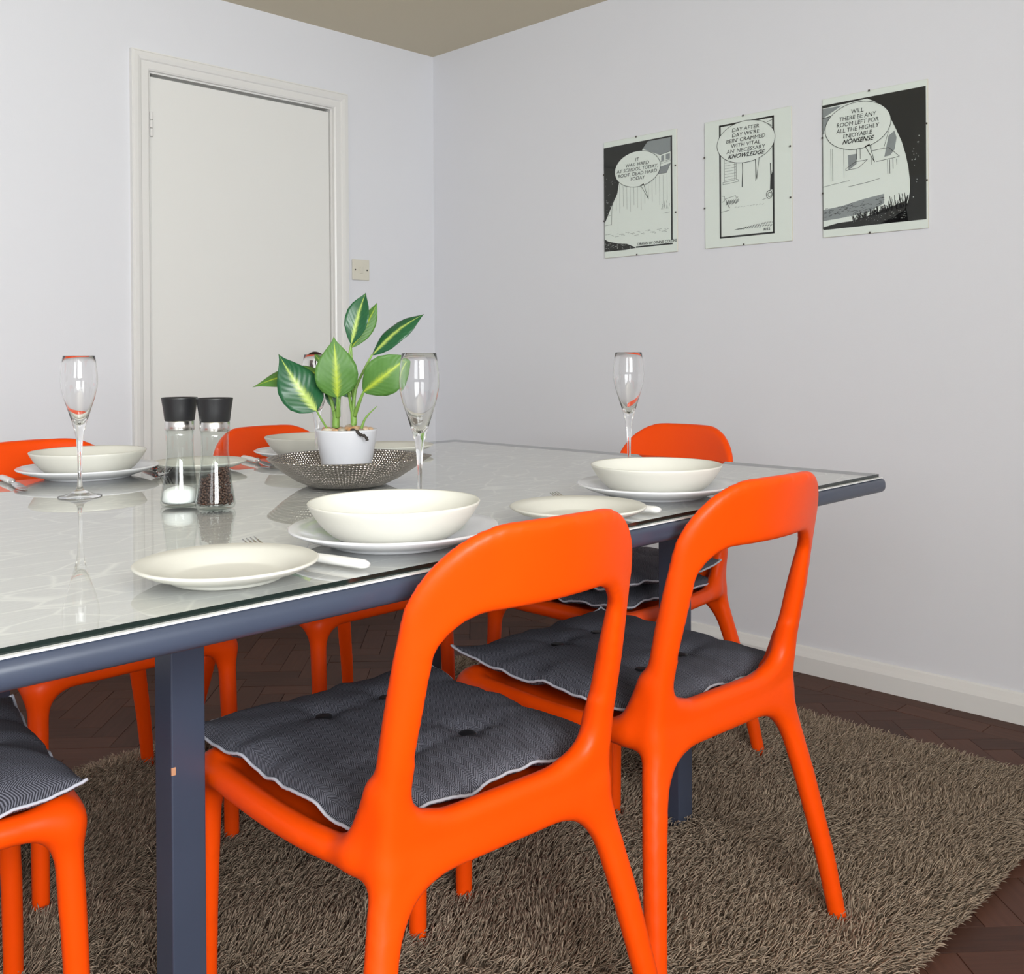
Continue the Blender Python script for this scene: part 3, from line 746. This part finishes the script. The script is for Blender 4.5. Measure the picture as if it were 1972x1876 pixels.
bowl((*P1,bz),'cream bowl on the nearest dinner plate, largest bowl in view',G2)
bowl((*P2,bz),'cream bowl on the dinner plate behind the second near chair',G2)
bowl((*P3,bz),'cream bowl at the far left setting behind the champagne flute',G2)
bowl((*P4,bz),'cream bowl half hidden behind the white plant pot',G2)
plate((-2.377,-2.392,TZ),'cream side plate in the left foreground near the table edge',G3,.102,.022,M_creamch,'side_plate')
plate((-1.800,-2.413,TZ),'cream side plate between the two near bowls, partly behind the nearest chair back',G3,.104,.022,M_creamch,'side_plate')
plate((-1.862,-1.360,TZ),'cream side plate seen behind the salt and pepper mills',G3,.101,.022,M_creamch,'side_plate')
plate((-1.325,-1.370,TZ),'cream side plate behind the metal bowl, right of the white plant pot',G3,.102,.022,M_creamch,'side_plate')

# champagne flutes
def flute(loc,label,s=1.0):
    root=empty('champagne_flute',loc); tag(root,label,'glass','champagne flutes on the table')
    out=[(0,0),(.0370,0),(.0375,.0008),(.037,.0016),(.026,.0042),(.014,.0085),(.0068,.013),(.0046,.020),(.0036,.035),(.0035,.055),(.0040,.080),(.0056,.102),(.0078,.117),(.0098,.125),(.0135,.137),(.0200,.158),(.0262,.177),(.0305,.196),(.0315,.208),(.0308,.223),(.0288,.240),(.0268,.253)]
    inn=[(.0264,.2533),(.0261,.2526),(.0281,.240),(.0301,.223),(.0308,.208),(.0298,.196),(.0254,.1775),(.0190,.1590),(.0118,.142),(.0050,.1315),(0,.129)]
    lathe('bowl_and_stem',out+inn,M_crys,root,64)
    root.scale=(s,s,s); return root
flute((-2.220,-1.595,TZ),'champagne flute standing in front of the far left bowl')
flute((-1.950,-2.220,TZ),'large looking champagne flute just right of the potted plant')
flute((-1.340,-2.150,TZ),'champagne flute at the right, in front of the end chair and the bare wall')
flute((-1.690,-1.560,TZ),'champagne flute mostly hidden behind the plant leaves')

# mills
def mill(loc,label,kind):
    root=empty('salt_mill' if kind=='salt' else 'pepper_mill',loc); tag(root,label,'mill','pair of glass spice mills')
    g=[(0,.0),(.026,0),(.0305,.002),(.0322,.007),(.0318,.012),(.0290,.030),(.0255,.055),(.0228,.080),(.0218,.100),(.0222,.118),(.0230,.128)]
    gi=[(.0212,.128),(.0204,.118),(.0200,.100),(.0210,.080),(.0237,.055),(.0272,.030),(.0298,.013),(.0295,.009),(.0270,.006),(0,.0055)]
    lathe('glass_body',g+gi,M_mill,root,48)
    lathe('steel_collar',[(.0222,.1275),(.0238,.128),(.0240,.1285),(.0240,.1425),(.0236,.143),(.0200,.143)],M_steel,root,48)
    lathe('grinder_cap',[(0,.1435),(.0238,.1435),(.0243,.1445),(.0262,.160),(.0292,.1795),(.0296,.1812),(.0290,.1820),(.0268,.1820),(.0262,.1805),(0,.1800)],M_black,root,48)
    if kind=='salt':
        pr=[(0,.0062),(.0265,.0065),(.0292,.010),(.0285,.016),(.0265,.026),(.0200,.0300),(.0100,.0330),(0,.034)]
        lathe('salt',pr,M_salt,root,40)['kind']='stuff'
    else:
        bm=bmesh.new(); g2=random.Random(4)
        def rin(z): 
            return np.interp(z,[.0055,.009,.013,.030,.055,.080],[.027,.0293,.0296,.027,.0235,.0208])
        pts=[];
        for tries in range(26000):
            z=g2.uniform(.0082,.068); rm=rin(z)-.0025; a=g2.uniform(0,6.283); rr_=rm*g2.random()**.22
            if z>.058 - .010*math.cos(a-2.6)+.002*math.sin(5*a): continue
            p=(rr_*math.cos(a),rr_*math.sin(a),z)
            if all((p[0]-q[0])**2+(p[1]-q[1])**2+(p[2]-q[2])**2>.0040**2 for q in pts): pts.append(p)
            if len(pts)>=620: break
        for p in pts: bmesh.ops.create_icosphere(bm,subdivisions=1,radius=g2.uniform(.0020,.0026),matrix=Matrix.Translation(p))
        me=bpy.data.meshes.new('peppercorns'); bm.to_mesh(me); bm.free(); link('peppercorns',me,M_pep,root,True)['kind']='stuff'
    return root
mill((-2.150,-1.835,TZ),'salt mill with black cap, steel collar and white salt in clear glass','salt')
mill((-2.124,-1.905,TZ),'pepper mill with black cap, steel collar and brown peppercorns in clear glass','pepper')

# cutlery: local +x points from the handle end to the tip
def handle(root,L=.098,r=.0078):
    n=14; pts=[(0.002+L*i/n,0,0) for i in range(n+1)]
    rad=[r*(.80+.22*math.sin(math.pi*min(1,.25+.6*i/n))) for i in range(n+1)]; rad[0]*=.55
    tube('handle',pts,rad,M_handle,root,14,flat=.72)
    cp=spline([(L,0,0),(L+.006,0,0),(L+.010,0,0),(L+.015,0,0)],3)
    tube('ferrule',cp,[.0064,.0066,.0066,.0062,.0056,.0052,.0050,.0046,.0042,.0038][:len(cp)],M_steel2,root,14)
def sheet(name,prof,zf,th,mat,parent):
    """prof: list of (x,halfwidth); extruded thin blade following zf(x)"""
    v=[];f=[];n=len(prof)
    for s in (1,-1):
        for x,w in prof: v+=[(x,w,zf(x)+s*th/2),(x,-w,zf(x)+s*th/2)]
    for i in range(n-1):
        a=2*i;f.append((a,a+1,a+3,a+2)); b=2*n+a; f.append((b,b+2,b+3,b+1))
        f.append((a,a+2,b+2,b)); f.append((a+1,b+1,b+3,a+3))
    f.append((0,2*n,2*n+1,1)); e=2*n-2; f.append((e,e+1,2*n+e+1,2*n+e))
    return mesh(name,v,f,mat,parent,False)
def fork(a,b,label):
    root=empty('fork',(a[0],a[1],TZ+.0062),math.atan2(b[1]-a[1],b[0]-a[0])); tag(root,label,'fork','white-handled forks on the table')
    handle(root)
    zf=lambda x:(.0+.006*math.sin(max(0,(x-.11))/.04*1.2)) if x<.15 else .0056-.0085*math.sin(min(1,(x-.15)/.028)*math.pi/2)+ .0150*max(0,(x-.170)/.036)**1.3
    h_=sheet('head',[(.108,.0028),(.125,.0026),(.140,.0034),(.148,.0075),(.156,.0112),(.166,.0122),(.170,.0122)],zf,.0018,M_steel2,root)
    for k in range(4):
        y=-.0098+k*.00653; pts=[(x,y,zf(x)) for x in (.168,.178,.188,.198,.206)]
        tube('tine',pts,[.0016,.0015,.0014,.0012,.0006],M_steel2,h_,6)
    return root
def knife(a,b,label):
    root=empty('knife',(a[0],a[1],TZ+.0062),math.atan2(b[1]-a[1],b[0]-a[0])); tag(root,label,'knife','white-handled knives on the table')
    handle(root)
    zf=lambda x:-.0045*min(1,max(0,(x-.12)/.05))
    sheet('blade',[(.108,.0028),(.122,.0032),(.130,.0075),(.150,.0090),(.180,.0094),(.200,.0080),(.212,.0045),(.217,.001)],zf,.0013,M_steel2,root)
    return root
fork((-2.243,-2.478),(-2.280,-2.286),'fork lying between the left foreground side plate and the nearest dinner plate')
fork((-1.682,-2.482),(-1.706,-2.286),'fork lying beside the side plate of the second near setting')
fork((-1.925,-1.215),(-1.968,-1.440),'fork across the table between the far left plate and the salt mill')
knife((-1.372,-2.440),(-1.372,-2.200),'knife to the right of the dinner plate behind the second near chair')
knife((-2.228,-1.215),(-2.256,-1.440),'knife at the far left edge beside the far left dinner plate')
knife((-1.684,-1.235),(-1.722,-1.440),'knife pointing at the left rim of the hammered metal bowl')

# ------------------------------------------------------------------ metal bowl and plant
BX,BY=-1.795,-1.815
mb=empty('metal_bowl',(BX,BY,TZ)); tag(mb,'wide hammered pewter-grey metal bowl in the centre of the table','bowl')
def lip(a,r,z):
    q=(a-math.atan2(-.62,.78)+math.pi)%(2*math.pi)-math.pi
    return 1+.085*math.exp(-(q/.16)**2)*min(1,(r/.15)**3)
pro=[(0,.0),(.066,0),(.074,.001),(.098,.012),(.124,.030),(.144,.047),(.1510,.0530),(.1516,.0545),(.1500,.0552),(.1478,.0540),(.1405,.0475),(.121,.0320),(.095,.0145),(.072,.0042),(.064,.003),(0,.003)]
pp=[]
for a,b in zip(pro[:-1],pro[1:]):
    for k in range(3): pp.append((a[0]+(b[0]-a[0])*k/3,a[1]+(b[1]-a[1])*k/3))
pp.append(pro[-1])
lathe('hammered_shell',pp,M_ham,mb,128,True,True,mod=lip)
pl=empty('potted_plant',(BX,BY,TZ+.0034)); tag(pl,'variegated leafy plant in a small white pot standing in the metal bowl','potted plant')
PH=.104
lathe('pot',[(0,0),(.040,0),(.043,.002),(.0590,PH-.003),(.0592,PH),(.0578,PH+.001),(.0562,PH-.001),(.054,PH-.016),(0,PH-.018)],M_pot,pl,72)
g2=random.Random(9)
AX_=Vector((.705,-.709,0)); DX_=Vector((-.51,-.86,0))
def L3(a,z,d=0): return AX_*(a/1000)+DX_*(d/1000)+Vector((0,0,z/1000))
pb=[]
for k in range(26):
    for t in range(60):
        a=g2.uniform(0,6.283); r_=.046*math.sqrt(g2.random()); x,y=r_*math.cos(a),r_*math.sin(a)
        s=g2.uniform(.0065,.0105)
        if all(math.hypot(x-q[0],y-q[1])>(s+q[2])*.82 for q in pb): pb.append((x,y,s)); break
for x,y,s in pb:
    bm=bmesh.new(); bmesh.ops.create_icosphere(bm,subdivisions=2,radius=1)
    sx,sy,sz=s*g2.uniform(.95,1.25),s*g2.uniform(.8,1.0),s*g2.uniform(.6,.8)
    for v_ in bm.verts: v_.co=Vector((v_.co.x*sx,v_.co.y*sy,v_.co.z*sz))*(1+.06*math.sin(9*v_.co.x+5*v_.co.y))
    me=bpy.data.meshes.new('pebble'); bm.to_mesh(me); bm.free(); o=link('pebble',me,M_pebble,pl,True); o.location=(x,y,PH-.0045+s*.45); o.rotation_euler=(g2.uniform(-.2,.2),g2.uniform(-.2,.2),g2.uniform(0,3))
pt=spline([L3(4,106,46),L3(14,104,53),L3(20,98,59),L3(27,96,61),L3(32,91,62.5),L3(33,87,62)],4)
tube('bark_chip',pt,[.0022+.0014*math.sin(i*.9)**2 for i in range(len(pt))],M_bark,pl,7)['label']='dark strip of bark hanging over the pot rim'
def leaf(B_,T_,w,n_side,mat,label=None,bend=.02,fold=.25,shape=0,twist=0,wave=.0):
    """B_,T_: base and tip; w: full width; n_side: facing normal; bend: bow along the normal"""
    B_,T_=Vector(B_),Vector(T_); ax=(T_-B_); L=ax.length; t=ax.normalized(); nn=Vector(n_side); nn=(nn-t*nn.dot(t)).normalized(); sd=t.cross(nn)
    NU,NV=28,10; v=[];uv=[];f=[]
    ctrl=[(0,.0),(.03,.30),(.10,.66),(.22,.93),(.36,1),(.52,.93),(.66,.72),(.79,.42),(.88,.19),(.94,.075),(1,0)] if shape==0 else [(0,.0),(.05,.25),(.15,.55),(.30,.88),(.45,1),(.60,.95),(.75,.70),(.87,.38),(.95,.13),(1,0)]
    for i in range(NU+1):
        u=i/NU; hw=np.interp(u,[c[0] for c in ctrl],[c[1] for c in ctrl])*w/2
        tw=twist*u
        s2=sd*math.cos(tw)+nn*math.sin(tw); n2=nn*math.cos(tw)-sd*math.sin(tw)
        for j in range(NV+1):
            q=-1+2*j/NV
            p=B_+t*(L*u)+s2*(hw*q)+n2*(bend*math.sin(math.pi*u)+ fold*hw*(abs(q)**1.3)+wave*hw*math.sin(u*13+q*2)*abs(q))
            v.append(p); uv.append((u,q))
    for i in range(NU):
        for j in range(NV):
            a=i*(NV+1)+j; f.append((a,a+1,a+NV+2,a+NV+1))
    o=mesh('leaf',v,f,mat,pl,True,uv)
    sm=o.modifiers.new('thickness','SOLIDIFY'); sm.thickness=.0006
    if label: o['label']=label
    return o
F_=DX_
leaf(L3(-61,142,48),L3(-133,251,62),.083,F_+Vector((0,0,.35)),M_leafD,'broad dark green leaf with yellow-green centre, at the front left',-.012,-.12,0,0,.05)
leaf(L3(-48,214,-5),L3(-182,187,5),.052,F_*.8+Vector((0,0,.75)),M_leafL,None,.012,-.15,0)
leaf(L3(-20,166,32),L3(-26,284,30),.082,F_+Vector((0,0,-.15)),M_leafL,'upright pale green leaf at the centre of the plant',.010,.12,0,0,.04)
leaf(L3(29,177,34),L3(118,246,38),.076,F_+Vector((0,0,.1)),M_leafL,None,.012,.15,1,0,.05)
leaf(L3(11,269,-10),L3(42,370,-24),.047,F_+AX_*-.2,M_leafD,'narrow dark leaf pointing straight up at the top',.008,.3,1,.3,.05)
leaf(L3(13,262,-24),L3(66,351,-40),.036,F_+AX_*.3,M_leafL,None,.006,.3,1,-.2)
leaf(L3(51,247,-4),L3(154,327,-14),.050,F_*.8+Vector((0,0,.7))-AX_*.3,M_leafD,'dark glossy leaf reaching up to the right',.010,-.2,1,.1,.05)
leaf(L3(-33,190,-14),L3(-70,205,-20),.016,F_,M_leafD,None,.003,.2,1)
leaf(L3(11,166,-14),L3(-12,214,-30),.036,F_,M_leafD,None,.004,.2,0)
leaf(L3(-44,232,-30),L3(-59,250,-36),.012,F_,M_leafL,None,.002,.2,1)
leaf(L3(-24,143,-2),L3(-36,196,-10),.022,F_,M_leafD,None,.003,.2,1)
def stem(pts,r0_,r1_,nm='stem'):
    p=spline(pts,6); tube(nm,p,[r0_+(r1_-r0_)*i/(len(p)-1) for i in range(len(p))],M_stem,pl,10)
stem([L3(-21,90,6),L3(-21,118,6),L3(-20,140,8)],.0078,.0066)
stem([L3(-23,128,6),L3(-28,155,0),L3(-44,200,-8),L3(-50,214,-5)],.0045,.0018)
stem([L3(-18,128,10),L3(-19,150,22),L3(-20,167,32)],.0045,.0020)
stem([L3(-16,128,4),L3(-13,172,0),L3(4,235,-6),L3(11,270,-10)],.0042,.0018)
stem([L3(14,90,4),L3(14,118,4),L3(13,140,4)],.0068,.0056)
stem([L3(12,130,4),L3(8,160,-8),L3(3,190,-22)],.0040,.0022)
stem([L3(15,130,6),L3(23,158,24),L3(30,178,34)],.0044,.0022)
stem([L3(13,130,2),L3(18,180,-2),L3(36,220,-4),L3(51,248,-4)],.0038,.0018)
stem([L3(14,135,0),L3(14,200,-16),L3(13,263,-24)],.0030,.0014)
stem([L3(-35,100,30),L3(-49,122,40),L3(-61,143,48)],.0022,.0016)
stem([L3(24,100,26),L3(34,127,28),L3(56,150,30)],.0034,.0006)

# ------------------------------------------------------------------ clip-framed comic prints on the east wall
PWd,PHt=.332,.436
def text_mesh(name,body,size,mat,parent,u,v,shear=0,off=0,d=.0012,align='CENTER',sx=1.0,space=1.0):
    cu=bpy.data.curves.new(name,'FONT'); cu.body=body; cu.size=size; cu.align_x=align; cu.align_y='CENTER'; cu.shear=shear; cu.offset=off; cu.space_character=space; cu.space_line=.78; cu.resolution_u=3
    to=bpy.data.objects.new('tmp',cu); COL.objects.link(to); dg=bpy.context.evaluated_depsgraph_get(); me=bpy.data.meshes.new_from_object(to.evaluated_get(dg)); bpy.data.objects.remove(to)
    me.name=name
    # picture plane: u to the right = -y, v up = z, facing -x
    for p in me.vertices: x,y=p.co.x*sx,p.co.y; p.co=Vector((-d,-(u+x),v+y))
    me.materials.clear(); return link(name,me,mat,parent,False)
def flat(name,polys,mat,parent,d=.0008):
    """polygons in picture fractions (0..1, v measured down)"""
    v=[];f=[]
    for P in polys:
        b0=len(v); v+=[(-d,-(p[0]*PWd),PHt*(1-p[1])) for p in P]; f.append(tuple(range(b0,b0+len(P))))
    o=mesh(name,v,f,mat,parent,False)
    bm=bmesh.new(); bm.from_mesh(o.data); bmesh.ops.triangulate(bm,faces=bm.faces); bm.to_mesh(o.data); bm.free(); return o
def stroke(pts,w):
    """polyline to quads in fraction space, w in metres"""
    out=[]
    P=[(p[0]*PWd,p[1]*PHt) for p in pts]
    for a,b in zip(P[:-1],P[1:]):
        dx,dy=b[0]-a[0],b[1]-a[1]; L=math.hypot(dx,dy)
        if L<1e-6: continue
        nx,ny=-dy/L*w/2,dx/L*w/2; ex,ey=dx/L*w*.3,dy/L*w*.3
        q=[(a[0]+nx-ex,a[1]+ny-ey),(b[0]+nx+ex,b[1]+ny+ey),(b[0]-nx+ex,b[1]-ny+ey),(a[0]-nx-ex,a[1]-ny-ey)]
        out.append([(x/PWd,y/PHt) for x,y in q])
    return out
def ell(cx,cy,rx,ry,n=48,a0=0,a1=360):
    return [(cx+rx*math.cos(R(a0+(a1-a0)*i/n)),cy+ry*math.sin(R(a0+(a1-a0)*i/n))) for i in range(n+1)]
def rect(a,b,c,d): return [(a,b),(c,b),(c,d),(a,d)]
def bubble(parent,cx,cy,rx,ry,tail,lines,size,w=.0016,last=None,pitch=.04,width=.15):
    e=ell(cx,cy,rx,ry,56)[:-1]
    flat('speech_bubble',[e,[tail[0],tail[1],tail[2]]],M_paper,parent,.0016)
    # outline: leave a gap where the tail meets the balloon
    a_t=math.degrees(math.atan2((tail[0][1]-cy)/ry,(tail[0][0]-cx)/rx)); a_s=math.degrees(math.atan2((tail[2][1]-cy)/ry,(tail[2][0]-cx)/rx))
    a_lo,a_hi=min(a_t,a_s),max(a_t,a_s)
    st=stroke(ell(cx,cy,rx,ry,60,a_hi,a_lo+360),w)+stroke([tail[0],tail[1]],w)+stroke([tail[1],tail[2]],w)
    flat('bubble_outline',st,M_ink,parent,.0020)
    n=len(lines); size=pitch*PHt*1.02
    sx_=width/(max(len(t) for t in lines)*size*.60)
    for i,tx in enumerate(lines):
        bold=(last is not None and i==n-1)
        text_mesh('lettering',tx,size*(1.0 if not bold else 1.08),M_ink,parent,cx*PWd+(.0),PHt*(1-(cy+(i-(n-1)/2)*pitch)),.12 if not bold else .42,.0 if not bold else .0004,.0024,sx=sx_)
def picture(y,z,label,tilt=0):
    root=empty('comic_print',(-.006,y,z)); tag(root,label,'picture','three comic prints on the right wall')
    box('backing_board',(.0006,-PWd,0),(.0058,0,PHt),M_cream,root,.0005,1)
    box('print_sheet',(-.0004,-PWd+.001,.001),(.0004,-.001,PHt-.001),M_paper,root)
    box('glass_pane',(-.0045,-PWd,0),(-.0028,0,PHt),M_picglass,root)
    for u,v in ((.47,0),(.47,1),(0,.28),(0,.68),(1,.30),(1,.68)):
        a=-u*PWd; b=PHt*(1-v)
        if v in (0,1):
            s=1 if v==0 else -1; lo=(-.0060,a-.0028,min(b+.001*s,b-.005*s)); hi=(-.0046,a+.0028,max(b+.001*s,b-.005*s))
        else:
            s=1 if u==0 else -1; lo=(-.0060,min(a+.001*s,a-.005*s),b-.0028); hi=(-.0046,max(a+.001*s,a-.005*s),b+.0028)
        box('clip',lo,hi,M_screw,root,.0003,1)
    return root
# left print
p=picture(-.990,1.388,'left comic print, its speech bubble beginning IT WAS HARD AT SCHOOL TODAY')
flat('ink_areas',[rect(0.0,.048,.945,.060),rect(.925,.048,.945,.90),rect(.45,.925,.945,.937),
  [(0,.06),(.62,.06),(.55,.115),(.50,.2),(.22,.36),(.19,.46),(.10,.57),(.02,.68),(0,.70)],
  [(0,.835),(.06,.86),(.20,.885),(.32,.895),(.42,.925),(.45,.937),(.30,.945),(0,.945)],rect(0,.06,.006,.90)],M_ink,p)
flat('tone_areas',[[(.62,.06),(.925,.06),(.925,.175),(.78,.19),(.55,.115)],[(.80,.20),(.84,.195),(.84,.24),(.80,.245)],[(.86,.193),(.915,.19),(.915,.235),(.86,.238)],[(.78,.29),(.925,.27),(.87,.345),(.74,.345)]],M_grey,p,.0007)
st=[]
for k in range(15):
    u=.175+.05*k; v1=.60-.0+.03*math.sin(k*2.1)-(.06 if 8<k<12 else 0); st+=stroke([(u,.36+.02*(k<3)),(u+.002,v1)],.0007)
st+=stroke([(.17,.42),(.13,.52),(.11,.60),(.105,.72)],.0014)+stroke([(.10,.57),(.02,.68)],.001)
for v_ in (.57,.64,.72,.80): st+=stroke([(.01,v_),(.10,v_-.004)],.0008)
st+=stroke([(.70,.345),(.87,.345),(.925,.27)],.0012)+stroke([(.78,.19),(.925,.175)],.0012)+stroke([(.79,.25),(.925,.24)],.0012)+stroke([(.79,.265),(.925,.25)],.0008)
for k in range(7): u=.80+.016*k; st+=stroke([(u,.64),(u+.012*(-1)**k,.60-.012*(k%3))],.0009)
st+=stroke([(.82,.675),(.91,.67)],.0008)+stroke([(.84,.805),(.87,.80),(.89,.806),(.86,.812),(.84,.805)],.0006)
for k in range(26):
    u=.06+.8*((k*37)%26)/26; v_=.80+.035*((k*17)%11)/11; st+=stroke([(u,v_),(u+.02+.02*(k%3),v_-.003)],.0008)
tag(flat('line_work',st,M_ink,p,.0010),kind='stuff')
g3=random.Random(2); dots=[]
for k in range(46):
    t=g3.random(); u=.02+.2*g3.random(); v_=.30+.33*t
    if u<.19-.0*t and (u<.16 or v_<.45): s_=.0025*g3.uniform(.5,1.3); dots.append(ell(u,v_,s_,s_*.8,6)[:-1])
for k in range(40):
    u=g3.uniform(.01,.40); v_=g3.uniform(.875,.935)
    if v_>.855+.2*u*.5: dots.append(rect(u,v_,u+.012*g3.uniform(.4,1.4),v_+.0018))
tag(flat('white_flecks',dots,M_paper,p,.0012),kind='stuff')
bubble(p,.475,.275,.315,.150,[(.52,.415),(.625,.535),(.56,.405)],['IT','WAS  HARD','AT SCHOOL TODAY,','BOOT, DEAD HARD','TODAY'],.0215,pitch=.0395,width=.192)
text_mesh('lettering','DRAWN BY DENNIS COLLINS',.0135,M_ink,p,.735*PWd,PHt*(1-.909),.1,.0002,.0014,sx=.98)
# middle print
p=picture(-1.440,1.388,'middle comic print with wide pale margins and speech bubble ending in KNOWLEDGE')
x0_,x1_,v0_,v1_=.178,.812,.045,.932; t_=.020
flat('ink_areas',[rect(x0_,v0_,x1_,v0_+.014),rect(x0_,v1_-.014,x1_,v1_),rect(x0_,v0_,x0_+t_,v1_),rect(x1_-t_,v0_,x1_,v1_),[(x1_-t_-.02,.49),(x1_-t_,.47),(x1_-t_,.60),(x1_-t_-.018,.60)]],M_ink,p)
st=[]
for k in range(8): st+=stroke([(.245,.325+.022*k),(.375,.322+.022*k)],.0007)
st+=stroke([(.24,.30),(.24,.49)],.001)+stroke([(.38,.30),(.38,.485)],.0014)+stroke([(.36,.30),(.36,.485)],.0008)+stroke([(.22,.495),(.40,.487),(.405,.503),(.222,.512),(.22,.495)],.001)
st+=stroke([(.452,.33),(.455,.42),(.448,.55)],.0028)+stroke([(.60,.34),(.602,.52)],.001)+stroke([(.77,.40),(.773,.50),(.768,.60)],.003)+stroke([(.785,.46),(.787,.61)],.0012)
st+=stroke(ell(.755,.635,.032,.030,20),.0022)+stroke(ell(.757,.636,.017,.018,14),.0016)+stroke([(.68,.668),(.72,.660)],.0012)
st+=stroke([(.205,.60),(.24,.605),(.24,.64),(.21,.65)],.001)+stroke([(.25,.625),(.27,.665),(.30,.70)],.0022)+stroke([(.25,.625),(.37,.610),(.385,.635)],.0010)+stroke([(.38,.63),(.40,.622)],.001)
for k in range(16): u=.255+.009*k; st+=stroke([(u,.675-.003*(k%4)),(u+.022,.645-.004*(k%3))],.0012)
st+=stroke([(.20,.725),(.26,.72),(.30,.715)],.0012)
for k in range(10): u=.36+.035*k; st+=stroke([(u,.700+.004*(k%2)),(u+.02,.698)],.0007)
for k in range(60):
    u=.36+.43*((k*29)%60)/60; vv=.875-.045*((u-.34)/.46)*(((k*13)%17)/17); st+=stroke([(u,vv),(min(u+.018,.788),vv-.002)],.0013)
st+=stroke([(.74,.085),(.79,.075)],.0016)+stroke([(.75,.10),(.79,.12)],.001)
tag(flat('line_work',st,M_ink,p,.0010),kind='stuff')
bubble(p,.49,.205,.335,.160,[(.605,.355),(.617,.505),(.645,.345)],['DAY AFTER',"DAY WE'RE","BEIN' CRAMMED",'WITH VITAL',"AN' NECESSARY",'KNOWLEDGE'],.0225,last=1,pitch=.0405,width=.160)
text_mesh('lettering','F112',.0120,M_ink,p,.725*PWd,PHt*(1-.895),.1,.0004,.0014)
# right print
p=picture(-1.880,1.388,'right comic print with a big black curved area and speech bubble ending in NONSENSE')
arc=[(.44,.052),(.52,.085),(.60,.145),(.665,.22),(.72,.31),(.765,.39),(.80,.48),(.825,.57),(.838,.66),(.838,.74),(.825,.80)]
flat('ink_areas',[[(.43,.045),(.985,.045),(.985,.94)]+[(.55,.94),(.70,.90),(.79,.86)]+arc[::-1],
  [(0,.045),(.45,.045),(.45,.054),(.2,.062),(0,.066)],[(0,.925),(.15,.905),(.30,.90),(.45,.875),(.62,.84),(.80,.80),(.82,.94),(.01,.945)],rect(0,.06,.006,.94)],M_ink,p)
flat('tone_areas',[[(.0,.07),(.20,.07),(.0,.14)],[(0,.14),(.08,.135),(.035,.2),(.0,.27)],[(.645,.34),(.70,.31),(.72,.36),(.70,.44),(.66,.475),(.605,.48)],[(.275,.43),(.34,.43),(.34,.50),(.26,.54),(.255,.43)],
  [(.0,.80),(.20,.785),(.40,.755),(.60,.735),(.60,.80),(.45,.85),(.2,.87),(0,.88)]],M_grey,p,.0007)
st=[]
for a in ((.085,.37,.60),(.102,.37,.60),(.215,.38,.585),(.34,.36,.47),(.375,.36,.47),(.48,.36,.52),(.635,.505,.60),(.655,.505,.60),(.685,.50,.57),(.72,.505,.545)): st+=stroke([(a[0],a[1]),(a[0]+.002,a[2])],.0014 if a[0]>.3 else .0011)
st+=stroke([(.235,.525),(.33,.485),(.445,.482),(.36,.53),(.235,.538),(.235,.525)],.0013)
st+=stroke([(.48,.425),(.645,.42),(.745,.49),(.70,.495),(.53,.505)],.0013)+stroke([(.60,.42),(.645,.31)],.0012)
st+=stroke([(.0,.635),(.1,.625),(.27,.612)],.0010)+stroke([(.26,.655),(.45,.640),(.56,.625)],.0012)+stroke([(0,.14),(.1,.13)],.002)+stroke([(0,.245),(.04,.245)],.001)
for k in range(70):
    u=g3.uniform(.01,.60); vv=g3.uniform(.79,.86)-.06*u; st+=stroke([(u,vv),(u+.03*g3.uniform(.4,1),vv-.003)],.0012)
for k in range(150):      # tufts of grass
    u=g3.uniform(.30,.82); base=.90-.12*(u-.3); hgt=g3.uniform(.015,.055)+(.07 if .66<u<.72 or .76<u<.81 else 0)*g3.random(); a_=g3.uniform(-.03,.03)
    st+=stroke([(u,base),(u+a_,base-hgt)],.0016)
tag(flat('line_work',st,M_ink,p,.0010),kind='stuff')
dots=[]
for k in range(16):
    u=g3.uniform(.86,.93); vv=g3.uniform(.33,.80); s_=g3.uniform(.002,.005); dots.append(ell(u,vv,s_,s_*.7,6)[:-1])
for k in range(60):
    u=g3.uniform(.2,.8); vv=g3.uniform(.86,.92); dots.append(rect(u,vv,u+.006,vv+.0015))
tag(flat('white_flecks',dots,M_paper,p,.0012),kind='stuff')
bubble(p,.350,.232,.320,.166,[(.425,.385),(.515,.505),(.465,.375)],['WILL','THERE BE ANY','ROOM LEFT FOR','ALL THE HIGHLY','ENJOYABLE','NONSENSE'],.0240,last=1,pitch=.0415,width=.152)
